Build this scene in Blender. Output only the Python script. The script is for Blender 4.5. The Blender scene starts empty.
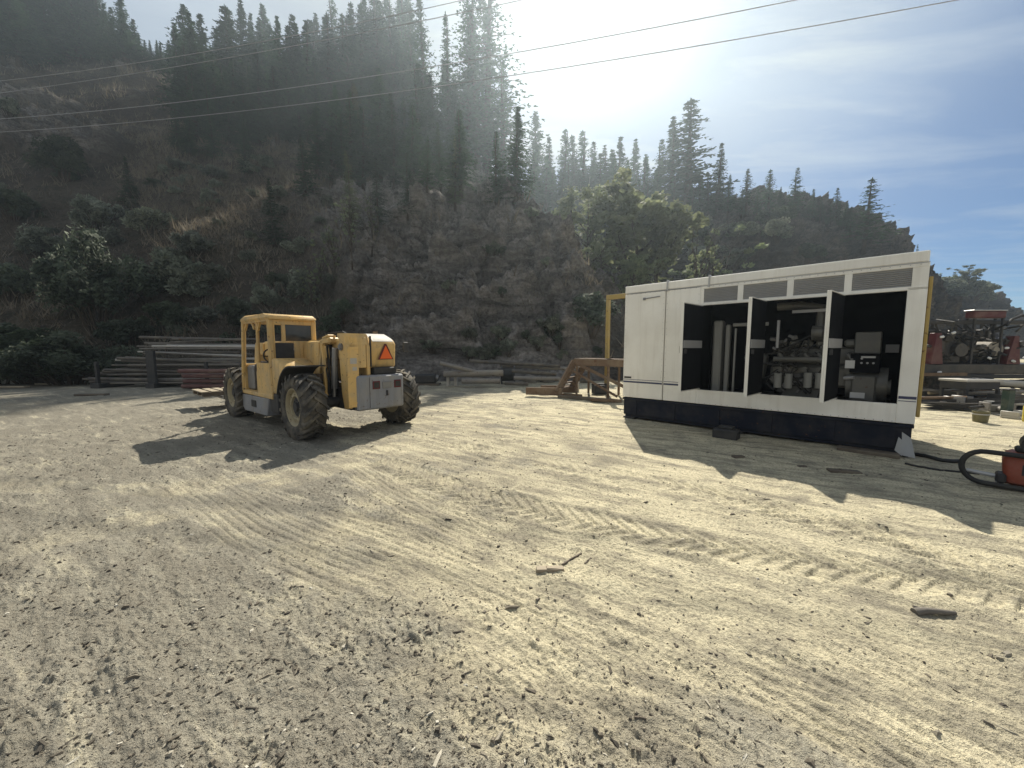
import bpy, bmesh, math, random
import numpy as np
from mathutils import Vector, Matrix, Euler

S = bpy.context.scene
R = math.radians
random.seed(7)
# ------------------------------------------------------------------ camera
F_PX, CX, CY, CAM_H = 385.0, 512.0, 384.0, 1.6
PITCH = math.atan(36.0 / F_PX)
cd = bpy.data.cameras.new('camera'); cam = bpy.data.objects.new('camera', cd)
S.collection.objects.link(cam); S.camera = cam
cam.location = (0, 0, CAM_H); cam.rotation_euler = (math.pi / 2 - PITCH, 0, 0)
cd.sensor_width = 36.0; cd.lens = 36.0 * F_PX / 1024.0
cd.clip_start = 0.05; cd.clip_end = 5000
# ------------------------------------------------------------------ light
SUN_AZ, SUN_EL = 9.8, 44.8
sv = Vector((math.sin(R(SUN_AZ)) * math.cos(R(SUN_EL)), math.cos(R(SUN_AZ)) * math.cos(R(SUN_EL)), math.sin(R(SUN_EL))))
sd = bpy.data.lights.new('sun', 'SUN'); so = bpy.data.objects.new('sun', sd); S.collection.objects.link(so)
sd.energy = 5.0; sd.angle = R(0.5); sd.color = (1.0, 0.93, 0.80)
so.location = sv * 200
so.rotation_euler = (-sv).to_track_quat('-Z', 'Y').to_euler()
W = bpy.data.worlds.new('World'); S.world = W; W.use_nodes = True
nt = W.node_tree; nt.nodes.clear()
def wn(t, **k):
    n = nt.nodes.new(t)
    for a, b in k.items(): setattr(n, a, b)
    return n
SKY_STRENGTH = 0.050
sky = wn('ShaderNodeTexSky', sky_type='NISHITA', sun_disc=False, sun_elevation=R(SUN_EL), sun_rotation=R(SUN_AZ), altitude=900.0, air_density=0.85, dust_density=0.25, ozone_density=1.0)
tc = wn('ShaderNodeTexCoord')
# thin cirrus: noise on the sky plane (direction / height), brighter round the sun
sep = wn('ShaderNodeSeparateXYZ'); nt.links.new(tc.outputs['Generated'], sep.inputs[0])
mx = wn('ShaderNodeMath', operation='MAXIMUM'); nt.links.new(sep.outputs['Z'], mx.inputs[0]); mx.inputs[1].default_value = 0.06
dv = wn('ShaderNodeVectorMath', operation='DIVIDE'); nt.links.new(tc.outputs['Generated'], dv.inputs[0])
cmb = wn('ShaderNodeCombineXYZ')
for i in range(3): nt.links.new(mx.outputs[0], cmb.inputs[i])
nt.links.new(cmb.outputs[0], dv.inputs[1])
mp = wn('ShaderNodeMapping'); nt.links.new(dv.outputs[0], mp.inputs[0])
mp.inputs['Rotation'].default_value = (0, 0, R(35)); mp.inputs['Scale'].default_value = (0.55, 1.7, 1.0)
nz = wn('ShaderNodeTexNoise'); nt.links.new(mp.outputs[0], nz.inputs['Vector'])
nz.inputs['Scale'].default_value = 1.5; nz.inputs['Detail'].default_value = 8; nz.inputs['Roughness'].default_value = 0.55; nz.inputs['Distortion'].default_value = 0.35
cr = wn('ShaderNodeMapRange'); nt.links.new(nz.outputs['Fac'], cr.inputs[0])
cr.inputs[1].default_value = 0.44; cr.inputs[2].default_value = 0.80; cr.inputs[3].default_value = 0.0; cr.inputs[4].default_value = 1.0
dt = wn('ShaderNodeVectorMath', operation='DOT_PRODUCT'); nt.links.new(tc.outputs['Generated'], dt.inputs[0]); dt.inputs[1].default_value = sv
au = wn('ShaderNodeMapRange', interpolation_type='SMOOTHSTEP'); nt.links.new(dt.outputs['Value'], au.inputs[0])
au.inputs[1].default_value = 0.76; au.inputs[2].default_value = 0.965; au.inputs[3].default_value = 0.0; au.inputs[4].default_value = 1.0
# cloud cover = cirrus * 0.45 + milky veil round the sun
m1 = wn('ShaderNodeMath', operation='MULTIPLY_ADD'); nt.links.new(cr.outputs[0], m1.inputs[0]); m1.inputs[1].default_value = 0.50; m1.inputs[2].default_value = 0.0
vk = wn('ShaderNodeMath', operation='MULTIPLY_ADD'); nt.links.new(cr.outputs[0], vk.inputs[0]); vk.inputs[1].default_value = 0.85; vk.inputs[2].default_value = 0.55
vm = wn('ShaderNodeMath', operation='MULTIPLY'); nt.links.new(au.outputs[0], vm.inputs[0]); nt.links.new(vk.outputs[0], vm.inputs[1])
a2 = wn('ShaderNodeMapRange', interpolation_type='SMOOTHSTEP'); nt.links.new(dt.outputs['Value'], a2.inputs[0]); a2.inputs[1].default_value = 0.90; a2.inputs[2].default_value = 0.99
vx = wn('ShaderNodeMath', operation='MAXIMUM'); nt.links.new(vm.outputs[0], vx.inputs[0]); nt.links.new(a2.outputs[0], vx.inputs[1])
m2 = wn('ShaderNodeMath', operation='ADD', use_clamp=True); lx = wn('ShaderNodeMapRange', interpolation_type='SMOOTHSTEP'); nt.links.new(sep.outputs['X'], lx.inputs[0]); lx.inputs[1].default_value = 0.02; lx.inputs[2].default_value = -0.32; lx.inputs[3].default_value = 0.0; lx.inputs[4].default_value = 0.72
vl = wn('ShaderNodeMath', operation='MAXIMUM'); nt.links.new(vx.outputs[0], vl.inputs[0]); nt.links.new(lx.outputs[0], vl.inputs[1])
nt.links.new(vl.outputs[0], m2.inputs[0]); nt.links.new(m1.outputs[0], m2.inputs[1])
cc = wn('ShaderNodeMixRGB'); nt.links.new(au.outputs[0], cc.inputs[0])
cc.inputs[1].default_value = (6.2, 7.0, 7.8, 1); cc.inputs[2].default_value = (4.9, 5.2, 5.3, 1)
tint = wn('ShaderNodeMixRGB', blend_type='MULTIPLY'); tint.inputs[0].default_value = 1.0; nt.links.new(sky.outputs[0], tint.inputs[1]); tint.inputs[2].default_value = (0.62, 0.78, 0.92, 1)
mixc = wn('ShaderNodeMixRGB'); nt.links.new(m2.outputs[0], mixc.inputs[0]); nt.links.new(tint.outputs[0], mixc.inputs[1]); nt.links.new(cc.outputs[0], mixc.inputs[2])
# added cloud bank, out of view away from the sun, to fill shaded fronts
bk = wn('ShaderNodeMapRange', interpolation_type='SMOOTHSTEP'); nt.links.new(sep.outputs['Y'], bk.inputs[0])
bk.inputs[1].default_value = 0.0; bk.inputs[2].default_value = -0.55; bk.inputs[3].default_value = 0.0; bk.inputs[4].default_value = 1.0
nb = wn('ShaderNodeTexNoise'); nt.links.new(dv.outputs[0], nb.inputs['Vector']); nb.inputs['Scale'].default_value = 1.1; nb.inputs['Detail'].default_value = 6
nbr = wn('ShaderNodeMapRange'); nt.links.new(nb.outputs['Fac'], nbr.inputs[0]); nbr.inputs[1].default_value = 0.32; nbr.inputs[2].default_value = 0.52
bm_ = wn('ShaderNodeMath', operation='MULTIPLY'); nt.links.new(bk.outputs[0], bm_.inputs[0]); nt.links.new(nbr.outputs[0], bm_.inputs[1])
mixb = wn('ShaderNodeMixRGB'); nt.links.new(bm_.outputs[0], mixb.inputs[0]); nt.links.new(mixc.outputs[0], mixb.inputs[1]); mixb.inputs[2].default_value = (6.4, 6.6, 6.8, 1)
mixc = mixb
bg = wn('ShaderNodeBackground'); bg.inputs['Strength'].default_value = SKY_STRENGTH
nt.links.new(mixc.outputs[0], bg.inputs[0])
wo = wn('ShaderNodeOutputWorld'); nt.links.new(bg.outputs[0], wo.inputs['Surface'])
vs = S.view_settings; vs.view_transform = 'Standard'; vs.look = 'None'; vs.exposure = 0.78; vs.gamma = 1.0; vs.use_curve_mapping = False
S.cycles.use_denoising = True
S.cycles.max_bounces = 6; S.cycles.diffuse_bounces = 3; S.cycles.glossy_bounces = 2; S.cycles.transmission_bounces = 3; S.cycles.transparent_max_bounces = 6
S.cycles.volume_bounces = 0

# ------------------------------------------------------------------ geometry of the picture (used to survey real positions)
_c, _s = math.cos(PITCH), math.sin(PITCH)
def ray(x, y):
    a, b = (x - CX) / F_PX, -(y - CY) / F_PX
    return np.array([a, _c + _s * b, -_s + _c * b])
def gnd(x, y, z=0.0):
    d = ray(x, y); t = (z - CAM_H) / d[2]
    return Vector((d[0] * t, d[1] * t, z))
def at_depth(x, y, Y):
    d = ray(x, y); t = Y / d[1]
    return Vector((d[0] * t, Y, CAM_H + d[2] * t))
def slope_of(x, y):
    d = ray(x, y); return d[2] / d[1]
def pix_t(x): return (x - CX) / F_PX * 1.0 / _c      # X/Y at the horizon row (close enough over the hill)

# ------------------------------------------------------------------ noise
_rs = np.random.RandomState(3)
_perm = np.concatenate([_rs.permutation(256)] * 3)
_grad = _rs.normal(size=(256, 3)); _grad /= np.linalg.norm(_grad, axis=1)[:, None]
def noise3(p):
    p = np.asarray(p, float); i = np.floor(p).astype(int); f = p - i; i &= 255
    u = f * f * f * (f * (f * 6 - 15) + 10)
    out = 0
    for dx in (0, 1):
        for dy in (0, 1):
            for dz in (0, 1):
                h = _perm[_perm[_perm[(i[:, 0] + dx) & 255] + ((i[:, 1] + dy) & 255)] + ((i[:, 2] + dz) & 255)]
                g = _grad[h & 255]
                d = g[:, 0] * (f[:, 0] - dx) + g[:, 1] * (f[:, 1] - dy) + g[:, 2] * (f[:, 2] - dz)
                w = (u[:, 0] if dx else 1 - u[:, 0]) * (u[:, 1] if dy else 1 - u[:, 1]) * (u[:, 2] if dz else 1 - u[:, 2])
                out = out + d * w
    return out
def fbm(p, octs=4, lac=2.03, gain=0.5, ridged=False):
    p = np.asarray(p, float); a = 1.0; o = np.zeros(len(p))
    for k in range(octs):
        n = noise3(p + 17.3 * k)
        o += a * ((0.5 - np.abs(n) * 1.6) if ridged else n); p = p * lac; a *= gain
    return o
def smooth(a, b, x):
    t = np.clip((x - a) / (b - a), 0, 1); return t * t * (3 - 2 * t)

# ------------------------------------------------------------------ mesh helpers
def link(o, parent=None):
    S.collection.objects.link(o)
    if parent is not None: o.parent = parent
    return o
class MB:
    def __init__(self): self.bm = bmesh.new()
    def _rot(self, rot):
        if rot is None: return Matrix.Identity(4)
        if isinstance(rot, Matrix): return rot.to_4x4()
        return Euler([R(a) for a in rot]).to_matrix().to_4x4()
    def box(self, c, s, rot=None, bev=0.0, seg=1):
        m = Matrix.Translation(Vector(c)) @ self._rot(rot) @ Matrix.Diagonal((s[0], s[1], s[2], 1))
        g = bmesh.ops.create_cube(self.bm, size=1.0, matrix=m)
        if bev > 0:
            vs_ = set(g['verts']); es = [e for e in self.bm.edges if e.verts[0] in vs_ and e.verts[1] in vs_]
            bmesh.ops.bevel(self.bm, geom=es, offset=min(bev, 0.45 * min(s)), segments=seg, affect='EDGES', profile=0.6)
        return self
    def bx(self, x0, x1, y0, y1, z0, z1, bev=0.0, seg=1):
        return self.box(((x0 + x1) / 2, (y0 + y1) / 2, (z0 + z1) / 2), (abs(x1 - x0), abs(y1 - y0), abs(z1 - z0)), None, bev, seg)
    def tube(self, pts, r, seg=8, caps=True, r1=None):
        pts = [Vector(p) for p in pts]; n = len(pts); rings = []
        prev = None
        for i, p in enumerate(pts):
            d = (pts[min(i + 1, n - 1)] - pts[max(i - 1, 0)])
            if d.length < 1e-9: d = Vector((0, 0, 1))
            d.normalize()
            if prev is None:
                a = Vector((0, 0, 1)) if abs(d.z) < 0.9 else Vector((1, 0, 0))
                u = d.cross(a).normalized()
            else:
                u = (prev - d * prev.dot(d))
                u = u.normalized() if u.length > 1e-6 else d.orthogonal().normalized()
            prev = u; v = d.cross(u)
            rr = r if r1 is None else r + (r1 - r) * i / max(n - 1, 1)
            rings.append([self.bm.verts.new(p + (u * math.cos(2 * math.pi * k / seg) + v * math.sin(2 * math.pi * k / seg)) * rr) for k in range(seg)])
        for a, b in zip(rings, rings[1:]):
            for k in range(seg): self.bm.faces.new((a[k], a[(k + 1) % seg], b[(k + 1) % seg], b[k]))
        if caps:
            self.bm.faces.new(rings[0][::-1]); self.bm.faces.new(rings[-1])
        return self
    def cyl(self, p0, p1, r, seg=12, r1=None): return self.tube([p0, p1], r, seg, True, r1)
    def prism(self, poly, axis, a0, a1, bev=0.0):
        def P(u, v, w): return {'x': (w, u, v), 'y': (u, w, v), 'z': (u, v, w)}[axis]
        A = [self.bm.verts.new(P(u, v, a0)) for u, v in poly]; B = [self.bm.verts.new(P(u, v, a1)) for u, v in poly]
        n = len(poly); fs = [self.bm.faces.new(A[::-1]), self.bm.faces.new(B)]
        for k in range(n): fs.append(self.bm.faces.new((A[k], A[(k + 1) % n], B[(k + 1) % n], B[k])))
        if bev > 0:
            es = {e for f in fs for e in f.edges}
            bmesh.ops.bevel(self.bm, geom=list(es), offset=bev, segments=1, affect='EDGES')
        return self
    def lathe(self, prof, c, axis='y', seg=32, closed=False):
        rings = []
        for k in range(seg):
            a = 2 * math.pi * k / seg; row = []
            for r, w in prof:
                q = (r * math.cos(a), r * math.sin(a))
                p = {'x': (w, q[0], q[1]), 'y': (q[0], w, q[1]), 'z': (q[0], q[1], w)}[axis]
                row.append(self.bm.verts.new(Vector(p) + Vector(c)))
            rings.append(row)
        m = len(prof)
        for k in range(seg):
            a, b = rings[k], rings[(k + 1) % seg]
            for j in range(m if closed else m - 1):
                j2 = (j + 1) % m
                try: self.bm.faces.new((a[j], a[j2], b[j2], b[j]))
                except ValueError: pass
        if not closed:
            for j in (0, m - 1):
                if prof[j][0] > 1e-4: self.bm.faces.new([rg[j] for rg in rings])
        return self
    def face(self, pts):
        self.bm.faces.new([self.bm.verts.new(p) for p in pts]); return self
    def build(self, name, m, parent=None, smooth_deg=35, loc=None, rz=None):
        bm = self.bm
        bmesh.ops.recalc_face_normals(bm, faces=bm.faces)
        lim = R(smooth_deg)
        for f in bm.faces: f.smooth = True
        for e in bm.edges:
            if len(e.link_faces) == 2:
                try: e.smooth = e.calc_face_angle() < lim
                except ValueError: e.smooth = False
            else: e.smooth = False
        me = bpy.data.meshes.new(name); bm.to_mesh(me); bm.free(); me.materials.append(m)
        o = bpy.data.objects.new(name, me)
        if loc is not None: o.location = loc
        if rz is not None: o.rotation_euler.z = rz
        return link(o, parent)
def np_mesh(name, V, Fc, m, smooth_=True, attrs=None, parent=None):
    me = bpy.data.meshes.new(name); V = np.asarray(V, np.float32); Fc = np.asarray(Fc, np.int32); k = Fc.shape[1]
    me.vertices.add(len(V)); me.vertices.foreach_set('co', V.ravel())
    me.loops.add(Fc.size); me.loops.foreach_set('vertex_index', Fc.ravel())
    me.polygons.add(len(Fc)); me.polygons.foreach_set('loop_start', np.arange(0, Fc.size, k, dtype=np.int32))
    me.polygons.foreach_set('loop_total', np.full(len(Fc), k, np.int32))
    me.update(calc_edges=True); me.validate()
    me.polygons.foreach_set('use_smooth', np.full(len(me.polygons), smooth_))
    for a, v in (attrs or {}).items():
        at = me.attributes.new(a, 'FLOAT', 'POINT'); at.data.foreach_set('value', np.asarray(v, np.float32))
    me.materials.append(m)
    return link(bpy.data.objects.new(name, me), parent)
def tag(o, label=None, cat=None, group=None, kind=None):
    if label: o['label'] = label
    if cat: o['category'] = cat
    if group: o['group'] = group
    if kind: o['kind'] = kind
    return o
def thing(name, label, cat, loc=(0, 0, 0), rz=0.0, group=None):
    o = bpy.data.objects.new(name, None); o.empty_display_size = 0.2; link(o)
    o.location = loc; o.rotation_euler.z = rz
    return tag(o, label, cat, group)
def copy_tree(o, parent=None):
    c = o.copy(); link(c)
    if parent is not None: c.parent = parent
    for ch in [k for k in S.objects if k.parent == o]: copy_tree(ch, c)
    return c

# ------------------------------------------------------------------ materials
def newmat(name):
    m = bpy.data.materials.new(name); m.use_nodes = True
    t = m.node_tree; b = t.nodes['Principled BSDF']
    return m, t, b
def N(t, typ, **k):
    n = t.nodes.new(typ)
    for a, v in k.items():
        if a.startswith('i_'): n.inputs[a[2:].replace('_', ' ')].default_value = v
        else: setattr(n, a, v)
    return n
def ramp(t, src, stops):
    r = t.nodes.new('ShaderNodeValToRGB'); t.links.new(src, r.inputs[0]); el = r.color_ramp.elements
    while len(el) < len(stops): el.new(0.5)
    for e, (p, c) in zip(el, stops): e.position = p; e.color = (c[0], c[1], c[2], 1) if hasattr(c, '__len__') else (c, c, c, 1)
    return r.outputs[0]
def mixc_(t, fac, a, b, mode='MIX'):
    n = t.nodes.new('ShaderNodeMixRGB'); n.blend_type = mode
    for i, v in enumerate((fac, a, b)):
        if hasattr(v, 'is_linked') or hasattr(v, 'links'): t.links.new(v, n.inputs[i])
        elif i == 0: n.inputs[0].default_value = v
        else: n.inputs[i].default_value = (v[0], v[1], v[2], 1)
    return n.outputs[0]
def noise(t, vec, scale, detail=4, rough=0.55, dist=0.0):
    n = N(t, 'ShaderNodeTexNoise', i_Scale=scale, i_Detail=detail, i_Roughness=rough, i_Distortion=dist)
    if vec is not None: t.links.new(vec, n.inputs['Vector'])
    return n.outputs['Fac']
def bump(t, b, h, strength=0.3, dist=0.02, prev=None):
    n = N(t, 'ShaderNodeBump', i_Strength=strength, i_Distance=dist); t.links.new(h, n.inputs['Height'])
    if prev is not None: t.links.new(prev, n.inputs['Normal'])
    t.links.new(n.outputs[0], b.inputs['Normal']); return n.outputs[0]
DUST = (0.36, 0.31, 0.22)
def paint(name, col, rough=0.5, metal=0.0, dust=0.35, rust=0.0, scale=3.0, rustcol=(0.10, 0.045, 0.02), bmp=0.08, spec=0.4, streak=0.0, streakcol=(0.12, 0.09, 0.06)):
    m, t, b = newmat(name); tcn = N(t, 'ShaderNodeTexCoord'); v = tcn.outputs['Object']
    n1 = noise(t, v, scale, 6, 0.62); n2 = noise(t, v, scale * 5.3, 4, 0.6); n3 = noise(t, v, scale * 0.6, 3, 0.5, 0.4)
    base = mixc_(t, n3, [c * 0.82 for c in col], [min(c * 1.15, 0.95) for c in col])
    f1 = ramp(t, n1, [(0.42, 0.0), (0.75, dust)])
    c = mixc_(t, f1, base, DUST)
    if rust > 0:
        f2 = ramp(t, n2, [(0.66 - rust * 0.3, 0.0), (0.76 - rust * 0.25, 1.0)]); c = mixc_(t, f2, c, rustcol)
    t.links.new(c, b.inputs['Base Color']); b.inputs['Metallic'].default_value = metal
    b.inputs['Specular IOR Level'].default_value = spec
    rr = N(t, 'ShaderNodeMapRange'); t.links.new(n1, rr.inputs[0]); rr.inputs[3].default_value = rough * 0.75; rr.inputs[4].default_value = min(1, rough * 1.35)
    t.links.new(rr.outputs[0], b.inputs['Roughness'])
    if streak:
        ms = N(t, 'ShaderNodeMapping'); t.links.new(v, ms.inputs[0]); ms.inputs['Scale'].default_value = (9, 9, 0.7)
        s1 = noise(t, ms.outputs[0], 1.0, 5, 0.6); c = mixc_(t, ramp(t, s1, [(0.50, 0.0), (0.74, streak)]), c, streakcol); t.links.new(c, b.inputs['Base Color'])
    if bmp: bump(t, b, n2, bmp, 0.01)
    return m
M = {}
M['yellow'] = paint('worn_yellow_paint', (0.66, 0.43, 0.15), 0.5, dust=0.65, rust=0.16, streak=0.5, streakcol=(0.16, 0.10, 0.04))
M['yellow_frame'] = paint('frame_yellow_paint', (0.36, 0.255, 0.065), 0.5, dust=0.4, rust=0.2)
M['tyre'] = paint('dusty_rubber', (0.055, 0.052, 0.048), 0.9, dust=0.5, scale=5, spec=0.2)
M['rim'] = paint('dusty_rim', (0.34, 0.29, 0.18), 0.7, dust=0.6, rust=0.1)
M['grey_paint'] = paint('worn_grey_paint', (0.22, 0.23, 0.25), 0.5, dust=0.45, rust=0.12, streak=0.5)
M['black_metal'] = paint('black_metal', (0.022, 0.022, 0.024), 0.55, dust=0.12, rust=0.0)
M['black_plain'] = paint('black_rubber', (0.02, 0.02, 0.02), 0.65, dust=0.1)
M['white_paint'] = paint('white_enclosure_paint', (0.82, 0.80, 0.73), 0.45, streak=0.22, streakcol=(0.38, 0.33, 0.25), dust=0.22, rust=0.0, scale=1.3)
M['navy'] = paint('navy_base_paint', (0.008, 0.011, 0.022), 0.6, dust=0.08, rust=0.04, spec=0.15)
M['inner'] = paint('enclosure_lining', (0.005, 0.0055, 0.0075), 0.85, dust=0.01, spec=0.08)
M['silver'] = paint('silver_strip', (0.42, 0.42, 0.42), 0.42, metal=0.2, dust=0.2)
M['engine'] = paint('engine_grey', (0.13, 0.13, 0.12), 0.5, metal=0.2, dust=0.25, rust=0.05)
M['steel'] = paint('bare_steel', (0.22, 0.22, 0.22), 0.45, metal=0.6, dust=0.3, rust=0.15)
M['rusty'] = paint('rusty_steel', (0.14, 0.09, 0.055), 0.8, dust=0.35, rust=0.3, scale=2)
M['pipe'] = paint('weathered_grey_pipe', (0.20, 0.185, 0.165), 0.7, dust=0.5, rust=0.15, scale=1.5)
M['pipe_dark'] = paint('dark_pipe', (0.075, 0.068, 0.06), 0.7, dust=0.4, rust=0.15, scale=1.5)
M['pipe_red'] = paint('red_brown_pipe', (0.12, 0.05, 0.045), 0.7, dust=0.4, rust=0.15, scale=1.5)
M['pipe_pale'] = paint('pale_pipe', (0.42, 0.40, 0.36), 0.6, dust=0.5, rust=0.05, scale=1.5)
M['rig_part'] = paint('dark_oily_steel', (0.045, 0.043, 0.042), 0.5, metal=0.3, dust=0.2, rust=0.1)
M['column'] = paint('grey_column', (0.30, 0.30, 0.28), 0.5, dust=0.2)
M['red'] = paint('dull_red_paint', (0.075, 0.010, 0.013), 0.5, dust=0.25, rust=0.12)
M['orange_red'] = paint('orange_red_paint', (0.25, 0.05, 0.024), 0.5, dust=0.25, rust=0.1)
M['olive'] = paint('olive_paint', (0.13, 0.12, 0.06), 0.6, dust=0.4, rust=0.1)
M['blue'] = paint('stripe_blue', (0.025, 0.035, 0.10), 0.5, dust=0.15)
M['orange'] = paint('triangle_orange', (0.85, 0.13, 0.012), 0.5, dust=0.08, bmp=0)
M['lamp_red'] = paint('lamp_red', (0.10, 0.015, 0.02), 0.25, dust=0.1, bmp=0)
M['label_white'] = paint('label_white', (0.62, 0.62, 0.60), 0.5, dust=0.2, bmp=0)
M['wood'] = paint('grey_wood', (0.30, 0.25, 0.18), 0.8, dust=0.4, scale=4)
M['wood_dark'] = paint('dark_wood', (0.10, 0.08, 0.06), 0.85, dust=0.3, scale=4)
M['canister'] = paint('yellow_plastic', (0.55, 0.45, 0.06), 0.4, dust=0.2)
M['wire'] = paint('aluminium_wire', (0.34, 0.34, 0.35), 0.6, metal=0.0, dust=0.0, bmp=0)
M['sheet'] = paint('torn_plastic', (0.36, 0.37, 0.37), 0.5, dust=0.3)
M['bark'] = paint('bark', (0.055, 0.042, 0.032), 0.95, dust=0.1, scale=6, bmp=0.5, spec=0.1)
M['dead_wood'] = paint('dead_wood', (0.16, 0.145, 0.125), 0.95, dust=0.1, scale=6, bmp=0.4, spec=0.1)
m, t, b = newmat('cab_glass'); b.inputs['Base Color'].default_value = (0.03, 0.035, 0.035, 1); b.inputs['Roughness'].default_value = 0.12; b.inputs['Specular IOR Level'].default_value = 0.6; M['glass_dark'] = m
v = N(t, 'ShaderNodeTexCoord').outputs['Object']; t.links.new(ramp(t, noise(t, v, 4, 5), [(0.3, (0.02, 0.022, 0.022)), (0.8, (0.07, 0.065, 0.055))]), b.inputs['Base Color'])

def leafmat(name, dark, light, transl=0.35, scale=1.2):
    m, t, b = newmat(name); tcn = N(t, 'ShaderNodeTexCoord'); oi = N(t, 'ShaderNodeObjectInfo')
    n1 = noise(t, tcn.outputs['Object'], scale, 3, 0.6); n2 = noise(t, tcn.outputs['Object'], scale * 9, 2, 0.6)
    ad = N(t, 'ShaderNodeMath', operation='MULTIPLY_ADD'); t.links.new(n2, ad.inputs[0]); ad.inputs[1].default_value = 0.6
    t.links.new(n1, ad.inputs[2]); 
    c = ramp(t, ad.outputs[0], [(0.55, dark), (1.05 if False else 1.0, light)])
    hv = N(t, 'ShaderNodeHueSaturation'); t.links.new(c, hv.inputs['Color'])
    mr = N(t, 'ShaderNodeMapRange'); t.links.new(oi.outputs['Random'], mr.inputs[0]); mr.inputs[3].default_value = 0.7; mr.inputs[4].default_value = 1.3
    t.links.new(mr.outputs[0], hv.inputs['Value'])
    mr2 = N(t, 'ShaderNodeMapRange'); t.links.new(oi.outputs['Random'], mr2.inputs[0]); mr2.inputs[3].default_value = 0.485; mr2.inputs[4].default_value = 0.515
    t.links.new(mr2.outputs[0], hv.inputs['Hue'])
    b.inputs['Roughness'].default_value = 0.7; b.inputs['Specular IOR Level'].default_value = 0.25
    t.links.new(hv.outputs[0], b.inputs['Base Color'])
    tr = N(t, 'ShaderNodeBsdfTranslucent'); t.links.new(hv.outputs[0], tr.inputs['Color'])
    ms = N(t, 'ShaderNodeMixShader'); ms.inputs[0].default_value = transl
    t.links.new(b.outputs[0], ms.inputs[1]); t.links.new(tr.outputs[0], ms.inputs[2])
    t.links.new(ms.outputs[0], t.nodes['Material Output'].inputs['Surface'])
    return m
M['needles'] = leafmat('conifer_needles', (0.016, 0.034, 0.018), (0.050, 0.085, 0.038))
M['needles_pale'] = leafmat('young_conifer_needles', (0.045, 0.062, 0.030), (0.11, 0.125, 0.055))
M['leaves'] = leafmat('spring_leaves', (0.10, 0.125, 0.065), (0.24, 0.27, 0.14), 0.5)
M['scrub'] = leafmat('scrub_leaves_painted_glint', (0.024, 0.036, 0.022), (0.26, 0.28, 0.21), 0.3, 2.0)  # pale end of the leaf noise paints sun glints on the tips
M['scrub_dark'] = leafmat('dark_scrub_leaves', (0.012, 0.024, 0.013), (0.10, 0.125, 0.075), 0.25, 2.2)
M['drygrass'] = leafmat('dry_grass_blades', (0.11, 0.09, 0.065), (0.27, 0.235, 0.17), 0.3, 0.3)
# ================================================================== GROUND
from mathutils.bvhtree import BVHTree
# wheel tracks: (points surveyed on the yard, width, kind)
def track(px, n=260):
    P = np.array([[*gnd(x, y)[:2]] for x, y in px]); d = np.r_[0, np.cumsum(np.linalg.norm(np.diff(P, axis=0), axis=1))]
    s = np.linspace(0, d[-1], n)
    # smooth interpolation (Catmull-Rom like through repeated averaging)
    Q = np.c_[np.interp(s, d, P[:, 0]), np.interp(s, d, P[:, 1])]
    for _ in range(25): Q[1:-1] = (Q[:-2] + 2 * Q[1:-1] + Q[2:]) / 4
    return Q
TRACKS = [
    (track([(420, 452), (520, 485), (660, 528), (800, 580), (940, 645), (1040, 700)]), 0.42, 'ribs', 0.014),
    (track([(280, 500), (400, 540), (540, 598), (680, 664), (800, 730), (860, 780)]), 0.42, 'ribs', 0.019),
    (track([(560, 470), (700, 498), (860, 530), (1040, 572)]), 0.40, 'chevron', 0.030),
    (track([(640, 640), (760, 680), (880, 728), (980, 775)]), 0.45, 'ribs', 0.022),
    (track([(450, 410), (560, 425), (700, 470), (900, 520), (1040, 560)]), 0.36, 'ribs', 0.014),
    (track([(395, 468), (480, 499), (560, 516), (640, 533), (740, 551), (860, 570), (1030, 594)]), 0.46, 'chevron', 0.046),
    (track([(430, 440), (540, 462), (640, 480), (740, 500), (880, 535), (1040, 585)]), 0.46, 'chevron', 0.045),
    (track([(205, 490), (260, 528), (330, 558), (420, 590), (520, 640), (640, 720), (690, 775)]), 0.62, 'ribs', 0.022),
    (track([(360, 470), (420, 505), (520, 548), (640, 600), (760, 668), (900, 748), (960, 790)]), 0.50, 'ribs', 0.021),
    (track([(560, 548), (680, 578), (800, 625), (920, 680), (1040, 745)]), 0.50, 'ribs', 0.022),
    (track([(640, 520), (760, 535), (900, 560), (1040, 610)]), 0.30, 'ribs', 0.015),
    (track([(20, 486), (120, 489), (200, 490), (300, 470), (420, 440)]), 0.42, 'chevron', 0.016),
    (track([(-20, 560), (100, 528), (230, 500), (330, 470)]), 0.45, 'ribs', 0.015),
]
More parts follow.
